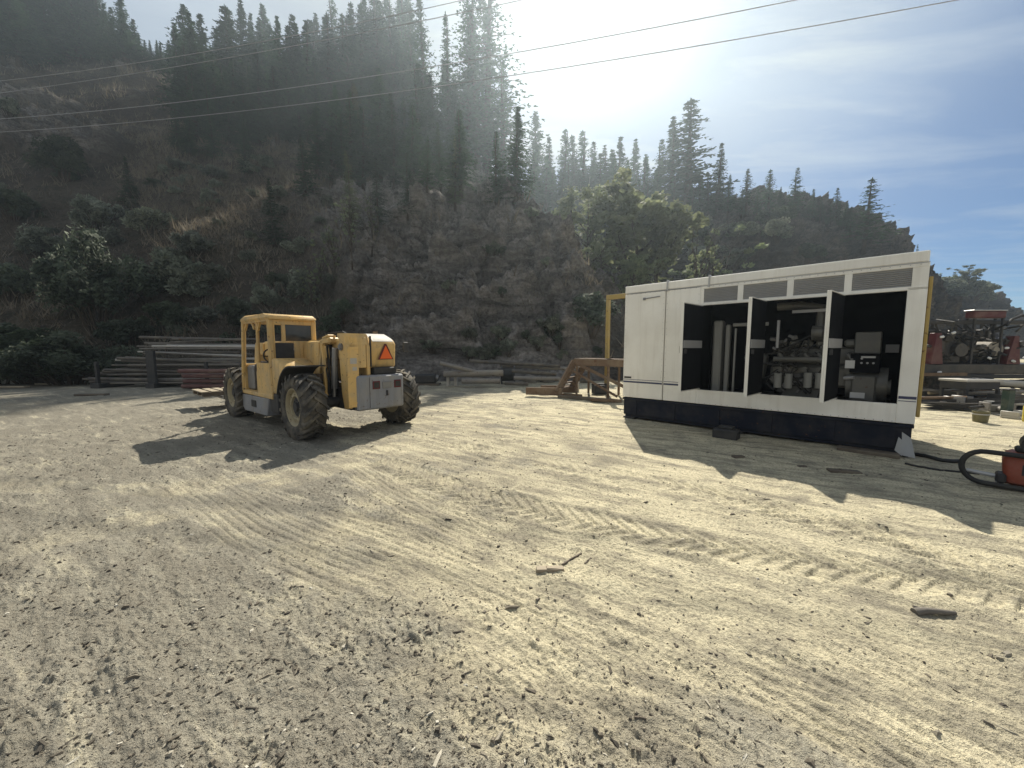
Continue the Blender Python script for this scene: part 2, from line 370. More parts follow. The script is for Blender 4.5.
def ground_fields(X, Y):
    P = np.c_[X, Y, np.zeros_like(X)]
    r = np.hypot(X, Y)
    near = 1 - smooth(14, 26, r)
    z = 0.030 * fbm(P * 0.55, 3) + 0.030 * fbm(P * 1.7 + 5, 3) * near
    rough = smooth(-0.25, 0.35, fbm(P * 0.45 + 9, 3) + 0.10 - 0.10 * (X + 0.25 * Y) * 0.6)     # looser, littered dirt on the left
    c0, s0 = math.cos(R(-36)), math.sin(R(-36)); streak0 = fbm(np.c_[(X * c0 + Y * s0) * 0.55, (-X * s0 + Y * c0) * 4.2, np.zeros_like(X)] + 23, 4)
    pale = smooth(0.05, 0.95, 0.62 + 0.10 * (X + 0.5) + 0.55 * fbm(P * 0.35 + 31, 3) - 0.10 * (2.6 - np.minimum(Y, 2.6)) * 3)
    pale = np.clip(pale + 0.35 * streak0, 0, 1) * (0.35 + 0.65 * smooth(-0.45, 0.30, (X + 1.05) - 0.62 * (3.2 - Y) + 0.7 * fbm(P * 0.8 + 61, 3)))
    ca_, sa_ = math.cos(R(-36)), math.sin(R(-36)); al, ac = X * ca_ + Y * sa_, -X * sa_ + Y * ca_
    streak = fbm(np.c_[al * 0.9, ac * 7.5, np.zeros_like(X)] + 13, 3) * smooth(-1.5, 1.0, X + 0.3 * fbm(P * 0.7, 2) + 0.6)
    z += near * 0.016 * streak
    z += near * (0.010 + 0.014 * rough) * fbm(np.c_[al * 3.0, ac * 7.5, np.zeros_like(X)] + 3, 3)
    cl = fbm(np.c_[al * 17.0, ac * 27.0, np.zeros_like(X)] + 71, 3); pat = smooth(-0.30, 0.35, fbm(P * 1.6 + 91, 3))
    z += near * (0.002 + 0.005 * rough + 0.009 * pat * (0.35 + rough)) * np.maximum(cl + 0.02, 0) * 2.0
    z += near * (0.006 + 0.004 * rough) * fbm(P * 30.0, 2)
    tr = np.zeros_like(X)
    for Q, w, kind, dep in TRACKS:
        lo, hi = Q.min(0) - w, Q.max(0) + w
        I = np.nonzero((X > lo[0]) & (X < hi[0]) & (Y > lo[1]) & (Y < hi[1]))[0]
        if not len(I): continue
        T = np.gradient(Q, axis=0); T /= np.linalg.norm(T, axis=1)[:, None] + 1e-9
        S_ = np.r_[0, np.cumsum(np.linalg.norm(np.diff(Q, axis=0), axis=1))]
        for a in range(0, len(I), 20000):
            J = I[a:a + 20000]; D = (X[J, None] - Q[None, :, 0]) ** 2 + (Y[J, None] - Q[None, :, 1]) ** 2
            k = D.argmin(1); dx, dy = X[J] - Q[k, 0], Y[J] - Q[k, 1]
            d = dx * -T[k, 1] + dy * T[k, 0]; s = S_[k] + dx * T[k, 0] + dy * T[k, 1]
            ok = np.sqrt(D.min(1)) < w
            prof = 1 - smooth(w * 0.40, w * 0.56, np.abs(d))
            edge = np.exp(-((np.abs(d) - w * 0.60) / 0.05) ** 2)
            pn = np.c_[X[J], Y[J], np.zeros(len(J))]
            amt = smooth(-0.40, 0.22, fbm(pn * 0.8 + 3 * w + len(Q), 2)) * ok
            if dep > 0.045: amt = np.maximum(amt, 0.8 * ok)
            if kind == 'chevron':
                ph = (s + np.abs(d) * 0.9) / 0.155 + np.where(d > 0, 0.5, 0.0)
                tread = smooth(-0.1, 0.5, np.sin(2 * np.pi * ph)) - 0.55
            else:
                tread = 0.25 - smooth(0.35, 0.9, np.sin(2 * np.pi * d / 0.074 + 1.8 * noise3(pn * 1.1) + 0.6 * noise3(pn * 7.0))) * 0.9
            tread = tread * (0.75 + 0.5 * noise3(pn * 4.0))
            z[J] += amt * (prof * dep * (tread - 0.15) + edge * dep * 0.35)
            z[J] -= amt * prof * (z[J]) * 0.35
            tr[J] = np.maximum(tr[J], amt * prof)
    pale = np.clip(pale * 0.92 + tr * 0.24 + 0.22 * fbm(P * 2.3 + 77, 3), 0, 1)
    return z, pale, rough, tr
def ground_z(x, y):
    return float(ground_fields(np.array([x], float), np.array([y], float))[0][0])
def build_ground():
    az = np.r_[np.linspace(-180, -72, 28)[:-1], np.linspace(-72, 72, 1060), np.linspace(72, 180, 28)[1:]]
    az = az[:-1]
    r = np.r_[0.05, 0.5, 0.8, np.exp(np.linspace(math.log(1.0), math.log(26.0), 560)), np.exp(np.linspace(math.log(27), math.log(3000), 40))]
    A, Rr = np.meshgrid(np.radians(az), r)
    X, Y = (Rr * np.sin(A)).ravel(), (Rr * np.cos(A)).ravel()
    z, pale, rough, tr = ground_fields(X, Y)
    n, m_ = len(az), len(r)
    j, i = np.meshgrid(np.arange(m_ - 1), np.arange(n), indexing='ij')
    i2 = (i + 1) % n
    Fc = np.stack([j * n + i, (j + 1) * n + i, (j + 1) * n + i2, j * n + i2], -1).reshape(-1, 4)[:, ::-1]
    mt, t, b = newmat('yard_dirt'); v = N(t, 'ShaderNodeTexCoord').outputs['Object']
    pa = N(t, 'ShaderNodeAttribute', attribute_name='pale').outputs['Fac']
    ro = N(t, 'ShaderNodeAttribute', attribute_name='rough').outputs['Fac']
    n1 = noise(t, v, 1.1, 6, 0.6); n2 = noise(t, v, 9, 6, 0.65); n3 = noise(t, v, 45, 4, 0.6); n4 = noise(t, v, 170, 2, 0.6)
    ad = N(t, 'ShaderNodeMath', operation='MULTIPLY_ADD'); t.links.new(n1, ad.inputs[0]); ad.inputs[1].default_value = 0.9; t.links.new(pa, ad.inputs[2])
    ad2 = N(t, 'ShaderNodeMath', operation='MULTIPLY_ADD'); t.links.new(n2, ad2.inputs[0]); ad2.inputs[1].default_value = 0.7; t.links.new(ad.outputs[0], ad2.inputs[2])
    c = ramp(t, ad2.outputs[0], [(0.0, (0, 0, 0))] * 2)
    sc = N(t, 'ShaderNodeMapRange'); t.links.new(ad2.outputs[0], sc.inputs[0]); sc.inputs[1].default_value = 0.55; sc.inputs[2].default_value = 1.75
    c = ramp(t, sc.outputs[0], [(0.0, (0.19, 0.175, 0.143)), (0.35, (0.30, 0.28, 0.225)), (0.65, (0.48, 0.43, 0.305)), (1.0, (0.64, 0.575, 0.40))])
    nm = noise(t, v, 2.4, 7, 0.68, 0.3); c = mixc_(t, ramp(t, nm, [(0.50, 0.0), (0.64, 0.6)]), c, (0.225, 0.205, 0.165))
    ms_ = N(t, 'ShaderNodeMapping'); t.links.new(v, ms_.inputs[0]); ms_.inputs['Rotation'].default_value = (0, 0, R(31)); ms2 = N(t, 'ShaderNodeMapping'); t.links.new(ms_.outputs[0], ms2.inputs[0]); ms2.inputs['Scale'].default_value = (0.8, 4.2, 1)
    ns = noise(t, ms2.outputs[0], 1.3, 8, 0.72, 0.25); c = mixc_(t, ramp(t, ns, [(0.40, 0.65), (0.54, 0.0)]), c, (0.20, 0.182, 0.145)); c = mixc_(t, ramp(t, ns, [(0.55, 0.0), (0.70, 0.6)]), c, (0.66, 0.60, 0.43))
    # grain, dark crumbs, pale grit
    c = mixc_(t, ramp(t, n3, [(0.34, 0.6), (0.52, 0.0)]), c, (0.15, 0.135, 0.105))
    c = mixc_(t, ramp(t, n4, [(0.62, 0.0), (0.80, 0.4)]), c, (0.56, 0.52, 0.42))
    mq = N(t, 'ShaderNodeMapping'); t.links.new(v, mq.inputs[0]); mq.inputs['Scale'].default_value = (1.0, 1.7, 1.0); n5 = noise(t, mq.outputs[0], 34, 3, 0.65, 0.4)
    dk = N(t, 'ShaderNodeMath', operation='MULTIPLY'); t.links.new(ramp(t, n5, [(0.62, 0.0), (0.70, 0.7)]), dk.inputs[0])
    rr = N(t, 'ShaderNodeMath', operation='MULTIPLY'); t.links.new(ro, rr.inputs[0]); t.links.new(ramp(t, n2, [(0.42, 0.0), (0.60, 1.0)]), rr.inputs[1])
    t.links.new(rr.outputs[0], dk.inputs[1])
    c = mixc_(t, dk.outputs[0], c, (0.055, 0.048, 0.038))
    t.links.new(c, b.inputs['Base Color']); b.inputs['Roughness'].default_value = 0.95; b.inputs['Specular IOR Level'].default_value = 0.15
    p1 = bump(t, b, n3, 0.9, 0.03); bump(t, b, n4, 0.8, 0.010, p1)
    g = np_mesh('ground', np.c_[X, Y, z], Fc, mt, True, {'pale': pale, 'rough': rough}); g['kind'] = 'structure'
build_ground()

# ================================================================== HILLS
def hillmat(name, soil, grass, rock, dark):
    m, t, b = newmat(name); v = N(t, 'ShaderNodeTexCoord').outputs['Object']
    rk = N(t, 'ShaderNodeAttribute', attribute_name='rock').outputs['Fac']
    n1 = noise(t, v, 0.16, 6, 0.6, 0.3); n2 = noise(t, v, 0.9, 6, 0.65, 0.5); n3 = noise(t, v, 5, 5, 0.7)
    c = mixc_(t, ramp(t, n1, [(0.40, 0.0), (0.62, 1.0)]), soil, grass)
    c = mixc_(t, ramp(t, n2, [(0.50, 0.0), (0.66, 0.85)]), c, dark)
    mp_ = N(t, 'ShaderNodeMapping'); t.links.new(v, mp_.inputs[0]); mp_.inputs['Rotation'].default_value = (0.3, 0.95, 0.2); mp_.inputs['Scale'].default_value = (0.45, 0.6, 1.9)
    st = noise(t, mp_.outputs[0], 0.9, 6, 0.7, 0.6)
    rc = ramp(t, st, [(0.30, [k * 0.2 for k in rock]), (0.5, rock), (0.68, [k * 1.8 for k in rock])])
    c = mixc_(t, rk, c, rc)
    c = mixc_(t, ramp(t, n3, [(0.30, 0.7), (0.60, 0.0)]), c, [k * 0.35 for k in soil])
    t.links.new(c, b.inputs['Base Color']); b.inputs['Roughness'].default_value = 0.95; b.inputs['Specular IOR Level'].default_value = 0.1
    p1 = bump(t, b, n2, 0.8, 0.5); p2 = bump(t, b, st, 0.9, 0.35, p1); bump(t, b, n3, 0.9, 0.15, p2)
    return m
def build_hill(name, table, x0, x1, ncol, nrow, mat_, amp, rockf, seed):
    tb = np.array(table, float); xs = np.linspace(x0, x1, ncol)
    def col(k):
        v = np.interp(xs, tb[:, 0], tb[:, k])
        w = max(3, int(ncol * 24 / (x1 - x0))); ker = np.hanning(w + 2)[1:-1]; ker /= ker.sum()
        return np.convolve(np.pad(v, w, mode='edge'), ker, 'same')[w:-w]
    Y0, ym, Ym, yr, Yr = (col(k) for k in range(1, 6))
    def pt(y, Y):
        b = -(y - CY) / F_PX; a = (xs - CX) / F_PX; d1 = _c + _s * b
        return np.stack([a / d1 * Y, Y, CAM_H + (-_s + _c * b) / d1 * Y], -1)
    y_h = np.full(ncol, 348.0); toe = pt(y_h, Y0); toe[:, 2] = 0
    mid, top = pt(ym, Ym), pt(yr, Yr)
    mid[:, 2] = np.maximum(mid[:, 2], 0.02); 
    under = toe.copy(); under[:, 1] -= 0.8; under[:, 2] = -1.0
    back = top.copy(); back[:, 1] += 14; back[:, 2] += -1.0; back[:, 0] *= (top[:, 1] + 14) / top[:, 1]
    back2 = top.copy(); back2[:, 1] += 60; back2[:, 2] = -2; back2[:, 0] *= (top[:, 1] + 60) / top[:, 1]
    keys = [under, toe, mid, top, back, back2]; ks = np.array([-0.1, 0, 1.0, 2.4, 2.7, 3.2])
    s = np.r_[np.linspace(-0.1, 0, 4)[:-1], np.linspace(0, 2.4, nrow), np.linspace(2.4, 3.2, 24)[1:]]
    V = np.zeros((len(s), ncol, 3))
    for i, q in enumerate(s):
        k = min(np.searchsorted(ks, q, side='right') - 1, len(ks) - 2); f = (q - ks[k]) / (ks[k + 1] - ks[k])
        V[i] = keys[k] * (1 - f) + keys[k + 1] * f
    for _ in range(max(2, nrow // 40)): V[5:-1] = (V[4:-2] + 2 * V[5:-1] + V[6:]) / 4 if False else V[5:-1]
    P = V.reshape(-1, 3); h = P[:, 2]
    XX = np.tile(xs, len(s)); SS = np.repeat(s, ncol)
    rock = np.clip(rockf(XX, SS, P), 0, 1)
    fade = smooth(0.0, 0.25, SS) * np.clip(np.repeat(1, len(P)), 0, 1)
    fade *= smooth(0, 3.0, h + 0.3)
    q = P + seed
    d = 1.5 * fbm(q * 0.09, 3) + 0.55 * fbm(q * 0.33, 3) + 0.22 * fbm(q * 1.1, 3)
    dr = 1.9 * fbm(q * np.array([0.28, 0.28, 0.55]), 4, ridged=True) + 0.9 * fbm((q @ np.array([[.8, .3, .5], [-.4, .9, .1], [-.4, -.3, .85]])) * np.array([0.6, 1.2, 2.6]), 3, ridged=True)
    facet = np.zeros(len(P)); Ir = np.nonzero(rock > 0.05)[0]
    if len(Ir):
        rsf = np.random.RandomState(int(seed) + 5)
        for cell, am in ((3.2, 1.7), (1.15, 0.60)):
            pr = P[Ir] @ np.array([[.85, .35, -.2], [-.3, .9, .3], [.25, -.2, .95]]) * np.array([1, 1, .62]); nn = int(min(900, len(Ir) / 20))
            sd_ = pr[rsf.choice(len(pr), nn)]
            keep = [0]
            sd_ = sd_ + rsf.normal(size=sd_.shape) * .2
            q2 = np.floor(sd_ / cell).astype(int); _, ui = np.unique(q2, axis=0, return_index=True); sd_ = sd_[ui]
            hh, gg = rsf.normal(size=len(sd_)) * .5, rsf.normal(size=(len(sd_), 3)) * .42
            for a in range(0, len(Ir), 6000):
                pb = pr[a:a + 6000] + 0.22 * cell * fbm(pr[a:a + 6000] * 1.3 / cell + 7, 2)[:, None]; D = np.sqrt(((pb[:, None, :] - sd_[None]) ** 2).sum(-1)); k = D.argmin(1); Dp = np.partition(D, 1, axis=1); gap_ = Dp[:, 1] - Dp[:, 0]
                facet[Ir[a:a + 6000]] += am * (hh[k] + np.einsum('ij,ij->i', pb - sd_[k], gg[k]) / cell) - 0.42 * am * (1 - smooth(0, .16 * cell, gap_))
    but = 1.9 * fbm((P @ np.array([[.72, 0, .69], [0, 1, 0], [-.69, 0, .72]])) * np.array([0.30, 0.2, 0.10]) + 3 + seed, 3, ridged=True)
    d = d + (facet + but) * rock
    d = amp * fade * (d * (1 - 0.4 * rock) + dr * rock)
    P = P + d[:, None] * np.array([0, -0.75, 0.66])
    n = ncol; j, i = np.meshgrid(np.arange(len(s) - 1), np.arange(n - 1), indexing='ij')
    Fc = np.stack([j * n + i, j * n + i + 1, (j + 1) * n + i + 1, (j + 1) * n + i], -1).reshape(-1, 4)
    o = np_mesh(name, P, Fc, mat_, True, {'rock': rock}); o['kind'] = 'structure'
    return o, P, BVHTree.FromPolygons(P.tolist(), Fc.tolist())
def rockA(x, s, P):
    core = smooth(325, 400, x + 60 * (s - 0.4)) * (1 - smooth(560, 620, x)) * (1 - smooth(1.1, 1.7, s))
    core *= smooth(-0.65, -0.05, fbm(P * 0.16 + 4, 3) + 0.18)
    patch = 0.8 * smooth(0.18, 0.4, fbm(P * 0.10 + 40, 3)) * smooth(0.7, 1.1, s)
    return np.maximum(core, patch)
HA = [(-700, 22, 260, 34, 90, 85), (-250, 19, 255, 29, 55, 80), (0, 18.5, 250, 27.5, 45, 75), (100, 18.5, 250, 27.5, 60, 75), (160, 18.5, 250, 27.5, 62, 78),
      (250, 18.5, 250, 27.5, 85, 86), (330, 18.5, 255, 27, 105, 86), (420, 18.5, 240, 26.5, 125, 82), (480, 18.5, 235, 26.5, 170, 74), (530, 18.5, 245, 25.5, 208, 46),
      (560, 18.5, 265, 25, 235, 34), (600, 18.5, 310, 24, 290, 31), (640, 19, 340, 24, 330, 30), (700, 20, 350, 26, 349, 32)]
HB = [(430, 44, 265, 52, 215, 80), (560, 44, 270, 52, 215, 80), (640, 44, 272, 52, 215, 76), (690, 42, 270, 50, 206, 66), (760, 40, 268, 45, 208, 60), (850, 40, 270, 45, 224, 60),
      (880, 40, 280, 45, 244, 58), (905, 40, 300, 45, 282, 56), (930, 40, 330, 46, 320, 55), (975, 40, 350, 46, 349, 55)]
HC = [(850, 60, 310, 66, 286, 80), (900, 60, 310, 66, 283, 80), (935, 60, 315, 66, 290, 80), (965, 60, 318, 66, 290, 80), (990, 60, 325, 66, 302, 80), (1008, 60, 332, 66, 315, 80),
      (1022, 60, 342, 66, 336, 78), (1060, 60, 350, 66, 349, 78)]
hm = hillmat('hill_soil', (0.068, 0.054, 0.042), (0.094, 0.081, 0.060), (0.23, 0.215, 0.20), (0.034, 0.033, 0.026))
hm2 = hillmat('cliff_rock', (0.055, 0.048, 0.043), (0.07, 0.064, 0.05), (0.092, 0.080, 0.069), (0.036, 0.035, 0.031))
hillA, PA, bvA = build_hill('hillside', HA, -700, 700, 640, 300, hm, 1.0, rockA, 0.0)
hillB, PB, bvB = build_hill('rocky_ridge_hill', HB, 430, 975, 330, 150, hm2, 1.2, lambda x, s, P: 0.85 * smooth(660, 720, x) * np.ones_like(s), 55.0)
hillC, PC, bvC = build_hill('far_hill', HC, 850, 1060, 150, 90, hm2, 1.3, lambda x, s, P: 0.6 * np.ones_like(s), 99.0)
def on_hill(bv, x, y):
    """the point of a hill seen at a picture point, looking a little lower when the ray clears the ridge"""
    for dy in range(0, 90, 3):
        d = Vector(ray(x, y + dy)); h = bv.ray_cast(Vector((0, 0, CAM_H)), d.normalized())
        if h[0] is not None: return h[0]
    return None
# ================================================================== TREES AND SHRUBS
class Leafy:
    """quads and triangles collected as arrays"""
    def __init__(self): self.V = []; self.F = []
    def quad(self, c, u, v):
        k = len(self.V); self.V += [c - u - v, c + u - v * 0.6, c + u * 1.05 + v * 0.6, c - u * 0.8 + v]; self.F.append((k, k + 1, k + 2, k + 3))
    def mesh(self, name, m):
        me = bpy.data.meshes.new(name); me.from_pydata([tuple(p) for p in self.V], [], self.F); me.materials.append(m); me.update(); return me
def rvec(rg):
    v = Vector((rg.gauss(0, 1), rg.gauss(0, 1), rg.gauss(0, 1))); return v.normalized()
def trunk_mesh(name, m, H, r, rg, limbs=(), bend=0.02, base=-0.8):
    mb = MB(); pts = []; bx, by = rg.uniform(-bend, bend), rg.uniform(-bend, bend)
    for i in range(9):
        f = i / 8; pts.append((bx * H * f * f, by * H * f * f, base + (H - base) * f))
    mb.tube(pts, r, 7, True, r * 0.08)
    for L in limbs: mb.tube(L[0], L[1], 5, True, L[1] * 0.25)
    bm = mb.bm; 
    for f in bm.faces: f.smooth = True
    me = bpy.data.meshes.new(name); bm.to_mesh(me); bm.free(); me.materials.append(m); return me
def conifer(seed, H=12.0, Rad=1.9, bare=0.06, levels=40, per=9, gap=0.12, mat_='needles', droop=0.25, pw=0.85, size=0.30):
    rg = random.Random(seed); L = Leafy(); limbs = []
    side = rg.uniform(0, 6.28)
    for i in range(levels):
        f = i / (levels - 1); z = H * (bare + (0.985 - bare) * f) + rg.uniform(-.15, .15)
        prof = 1.15 * (1 - f) ** pw * (0.55 + 0.45 * min(1, f / 0.12 + 0.3))
        for k in range(per):
            if rg.random() < gap: continue
            a = rg.uniform(0, 6.283); ln = Rad * prof * rg.uniform(0.55, 1.2) * (1 + 0.18 * math.cos(a - side)) + 0.06
            d = Vector((math.cos(a), math.sin(a), rg.uniform(-droop, 0.12) + 0.25 * f))
            if ln > 0.9 and rg.random() < 0.35: limbs.append(([(0, 0, z), tuple(Vector((0, 0, z)) + d * ln * 0.8)], 0.03))
            n = max(3, int(ln / 0.24)); sd = Vector((-math.sin(a), math.cos(a), 0))
            for q in range(n):
                g = (q + 0.6) / n; c = Vector((0, 0, z)) + d * (ln * g) + Vector((0, 0, -0.25 * droop * g * g * ln)) + rvec(rg) * 0.08
                w = size * (1.0 - 0.45 * g) * (1 - 0.5 * f) * rg.uniform(0.7, 1.25)
                for sgn in (-1, 1):
                    dirv = (d * 0.9 + sd * sgn * rg.uniform(0.5, 1.1) + Vector((0, 0, rg.uniform(-0.45, 0.25)))).normalized()
                    L.quad(c + dirv * w * 0.55, dirv * w * 0.62, (rvec(rg) * 0.6 + Vector((0, 0, 0.5))).cross(dirv).normalized() * w * 0.27)
                L.quad(c, sd * w * 0.45, (d + rvec(rg) * .5).normalized() * w * 0.42)
    # leader
    for q in range(8): L.quad(Vector((0, 0, H * (0.955 + 0.007 * q))), rvec(rg) * (0.10 - 0.010 * q), Vector((0, 0, 0.12)))
    return L.mesh('crown', M[mat_]), trunk_mesh('trunk', M['bark'], H * 0.985, H * 0.014 + 0.05, rg, limbs), H
def broadleaf(seed, H=9.0, Rad=2.6, mat_='leaves', clusters=90, per=46, leaf=0.13, low=0.2, slim=1.0):
    rg = random.Random(seed); L = Leafy(); limbs = []; tips = []
    for i in range(11):
        z0 = H * rg.uniform(0.12, 0.6); a = rg.uniform(0, 6.28); up = rg.uniform(0.6, 1.6)
        ln = H * rg.uniform(0.25, 0.42); d = Vector((math.cos(a) * slim, math.sin(a) * slim, up)).normalized()
        p = Vector((0, 0, z0)); pts = [p]
        for s_ in range(4):
            p = p + d * ln / 4 + rvec(rg) * 0.12; d = (d + Vector((0, 0, 0.12)) + rvec(rg) * 0.15).normalized(); pts.append(p.copy())
        limbs.append((pts, 0.07)); tips += pts[2:]
        for _ in range(2):
            q = rg.choice(pts[1:]); e = (d + rvec(rg) * 0.8).normalized(); q2 = q + e * H * 0.13; limbs.append(([q, (q + q2) / 2 + rvec(rg) * .06, q2], 0.03)); tips.append(q2)
    tips += [Vector((0, 0, H * f)) for f in (0.75, 0.85, 0.93)]
    for k in range(clusters):
        tpt = rg.choice(tips) + rvec(rg) * rg.uniform(0, 0.16) * Rad
        if tpt.z < low * H: tpt.z = low * H + rg.random() * .4
        sp = Vector((rg.uniform(.28, .6), rg.uniform(.28, .6), rg.uniform(.22, .5))) * Rad * 0.42
        for q in range(per):
            v = rvec(rg) * rg.random() ** 0.45; c = tpt + Vector((v.x * sp.x, v.y * sp.y, v.z * sp.z))
            u = rvec(rg); w = u.orthogonal().normalized(); s_ = leaf * rg.uniform(.6, 1.3); L.quad(c, u * s_, w * s_ * 0.62)
    return L.mesh('crown', M[mat_]), trunk_mesh('trunk', M['bark'], H * 0.93, 0.11, rg, limbs, 0.03), H
def shrub(seed, mat_='scrub', W=1.0, H=1.0, n=3400, leaf=0.045):
    rg = random.Random(seed); L = Leafy(); st = []
    lobes = []
    for i in range(24):
        a = rg.uniform(0, 6.28); rr = rg.uniform(0.05, 0.62) * W; hh = H * rg.uniform(0.35, 0.95) * (1 - 0.35 * rr / W)
        c = Vector((math.cos(a) * rr, math.sin(a) * rr, hh)); lobes.append((c, rg.uniform(.09, .22) * W)); st.append(([Vector((rr * .2 * math.cos(a), rr * .2 * math.sin(a), -0.15)), c * 0.5 + rvec(rg) * .05, c], 0.02))
    for i in range(n):
        c, r_ = rg.choice(lobes); v = rvec(rg) * r_ * rg.random() ** 0.6 * 1.15; p = c + v
        if p.z < 0.02: p.z = rg.uniform(0.02, .2)
        u = rvec(rg); s_ = leaf * rg.uniform(.6, 1.5); L.quad(p, u * s_, u.orthogonal().normalized() * s_ * 0.6)
    mb = MB()
    for pts, r_ in st: mb.tube(pts, r_, 5, True, r_ * .3)
    me = bpy.data.meshes.new('stem'); mb.bm.to_mesh(me); mb.bm.free(); me.materials.append(M['bark'])
    return L.mesh('foliage', M[mat_]), me, H
def plant(kind, name, label, cat, P, h, group=None, rz=None, wide=1.0, parts=('crown', 'trunk'), sink=0.0):
    crown, trunk, H = kind; k = h / H
    r = thing(name, label, cat, (P.x, P.y, P.z - sink), random.uniform(0, 6.28) if rz is None else rz, group); r.scale = (k * wide, k * wide, k)
    if name != 'shrub': r.rotation_euler.x, r.rotation_euler.y = random.uniform(-.04, .04), random.uniform(-.04, .04)
    for nm, me in zip(parts, (crown, trunk)): link(bpy.data.objects.new(nm, me), r)
    return r
FIR = [conifer(11 + i, Rad=rd, bare=b_, gap=g_, droop=dr, pw=pw) for i, (rd, b_, g_, dr, pw) in enumerate([(1.9, .05, .12, .3, 1.15), (1.6, .08, .18, .35, 1.05), (2.1, .04, .14, .25, 1.25), (1.5, .12, .22, .3, 1.0), (1.85, .10, .24, .4, .95)])]
OPEN = [conifer(41 + i, Rad=rd, bare=b_, levels=30, per=8, gap=.28, droop=.35, pw=.85, size=.34) for i, (rd, b_) in enumerate([(1.5, .2), (1.7, .12), (1.3, .25)])]
SLIM = [conifer(61 + i, Rad=rd, bare=.15, levels=34, per=8, gap=.22, droop=.4, pw=.85, size=.28) for i, rd in enumerate([1.25, 1.4])]
TALL = [conifer(161 + i, H=12, Rad=rd, bare=.08, levels=58, per=9, gap=g_, droop=.35, pw=1.0, size=.20) for i, (rd, g_) in enumerate([(1.9, .15), (1.6, .28), (2.0, .24)])]
PALEFIR = [conifer(71, Rad=1.6, bare=.05, gap=.25, mat_='needles_pale', droop=.2, pw=.8)]
BROAD = [broadleaf(81), broadleaf(82, Rad=2.2, slim=.7), broadleaf(83, Rad=2.4, clusters=70)]
SAPL = [broadleaf(91, Rad=1.3, slim=.4, clusters=34, per=26, leaf=.10, low=.3)]
SCRUB = [shrub(101 + i) for i in range(3)]; DSCRUB = [shrub(111 + i, 'scrub_dark', n=3600, leaf=.045) for i in range(2)]
BIGS = [shrub(121, 'scrub_dark', n=9000, leaf=.022), shrub(122, 'scrub_dark', n=9000, leaf=.024)]
rg = random.Random(5)
def tree_at(bv, kind, x, yb, yt, label, group=None, name='conifer_tree', cat='tree', wide=1.0, ymin=0):
    P = on_hill(bv, x, yb)
    if P is not None and P.y < ymin:
        q = at_depth(x, yb, ymin); hit = bv.ray_cast(Vector((q.x, q.y, 150)), Vector((0, 0, -1)))
        if hit[0] is not None: P = hit[0]
    if P is None: return None
    h = CAM_H + slope_of(x, yt) * P.y - P.z
    return plant(kind, name, label, cat, P, max(h, 1.0), group, wide=wide, sink=0.1)
# the crowded stand along the top of the left slope, in rows down the slope
def stand(x0, x1, n, yb0, yb1, yt_f, jit, label, group, kinds, wide=1.0):
    for i in range(n):
        x = x0 + (x1 - x0) * (i + rg.uniform(.2, .8)) / n; f = rg.random(); yb = yb0 + (yb1 - yb0) * f
        tree_at(bvA, rg.choice(kinds), x, yb, yt_f(x) + rg.uniform(-jit, jit) + f * 14, label, group, wide=wide * rg.uniform(1.2, 1.75), ymin=60 if x > 330 and yt_f(x) < 40 else 0)
G1 = 'dark conifers above the bare upper left slope'
stand(-70, -5, 4, 50, 75, lambda x: -40, 20, 'dark conifer of the dense stand in the top left corner above the bare slope', G1, FIR, 1.25)
stand(-5, 142, 20, 46, 66, lambda x: -35 + max(0, x - 85) * 0.55, 14, 'dark conifer of the dense stand in the top left corner above the bare slope', G1, FIR, 1.3)
stand(138, 172, 6, 60, 72, lambda x: 33, 6, 'short dark conifer in the low sky gap at the top of the left slope', 'short conifers in the sky gap', FIR, 1.2)
G2 = 'conifers packed along the crest behind the power lines'
stand(178, 330, 24, 82, 128, lambda x: 8 - 3 * math.sin(x / 9.0), 12, 'dark conifer packed into the stand on the crest, crossed by the power lines', G2, FIR + OPEN, 1.15)
stand(185, 330, 16, 112, 150, lambda x: 52, 14, 'lower dark conifer at the lower edge of the stand under the power lines', 'conifers along the lower edge of the crest stand', FIR, 1.2)
stand(330, 416, 15, 95, 140, lambda x: -6, 12, 'tall hazy conifer of the crest stand left of the narrow sky gap', 'tall conifers left of the narrow sky gap', TALL, 1.2)
stand(335, 470, 14, 130, 175, lambda x: 70, 16, 'hazy mid height conifer below the tall crest trees, over the rock face', 'mid height conifers over the rock face', FIR + PALEFIR, 1.2)
stand(300, 470, 14, 165, 200, lambda x: 112, 16, 'hazy conifer of the lowest ranks, rooted just above the rock face', 'lowest ranks of conifers above the rock face', FIR, 1.2)
stand(170, 300, 8, 135, 165, lambda x: 92, 12, 'conifer at the ragged lower fringe of the crest stand, beside the bare slope', 'ragged lower fringe of the crest stand', FIR, 1.2)
for x, yb, yt, k, w, lab in [
    (427, 150, -4, TALL[1], 1.5, 'pointed conifer rising just right of the narrow sky gap'), (450, 160, 10, TALL[1], 1.2, 'thin see-through conifer between the pointed one and the tallest trees'),
    (468, 165, -40, TALL[0], 1.3, 'tall full conifer, left one of the giant group beside the open sky'), (487, 172, -62, TALL[2], 1.35, 'giant open-branched conifer at the edge of the open sky'),
    (478, 185, 12, TALL[0], 1.5, 'broad conifer in front of the giant trees beside the open sky'), (503, 190, 58, TALL[1], 1.6, 'ragged conifer whose top steps down right of the giant tree'),
    (515, 198, 104, FIR[1], 1.7, 'slim conifer on the stepped edge where the crest falls towards the valley'), (496, 205, 130, FIR[2], 1.6, 'dark broad conifer low on the crest below the giant trees'),
    (455, 205, 135, PALEFIR[0], 1.2, 'pale green young conifer on the slope below the giant trees')]:
    tree_at(bvA, k, x, yb, yt, lab, wide=w, ymin=64 if yt < 60 else 0)
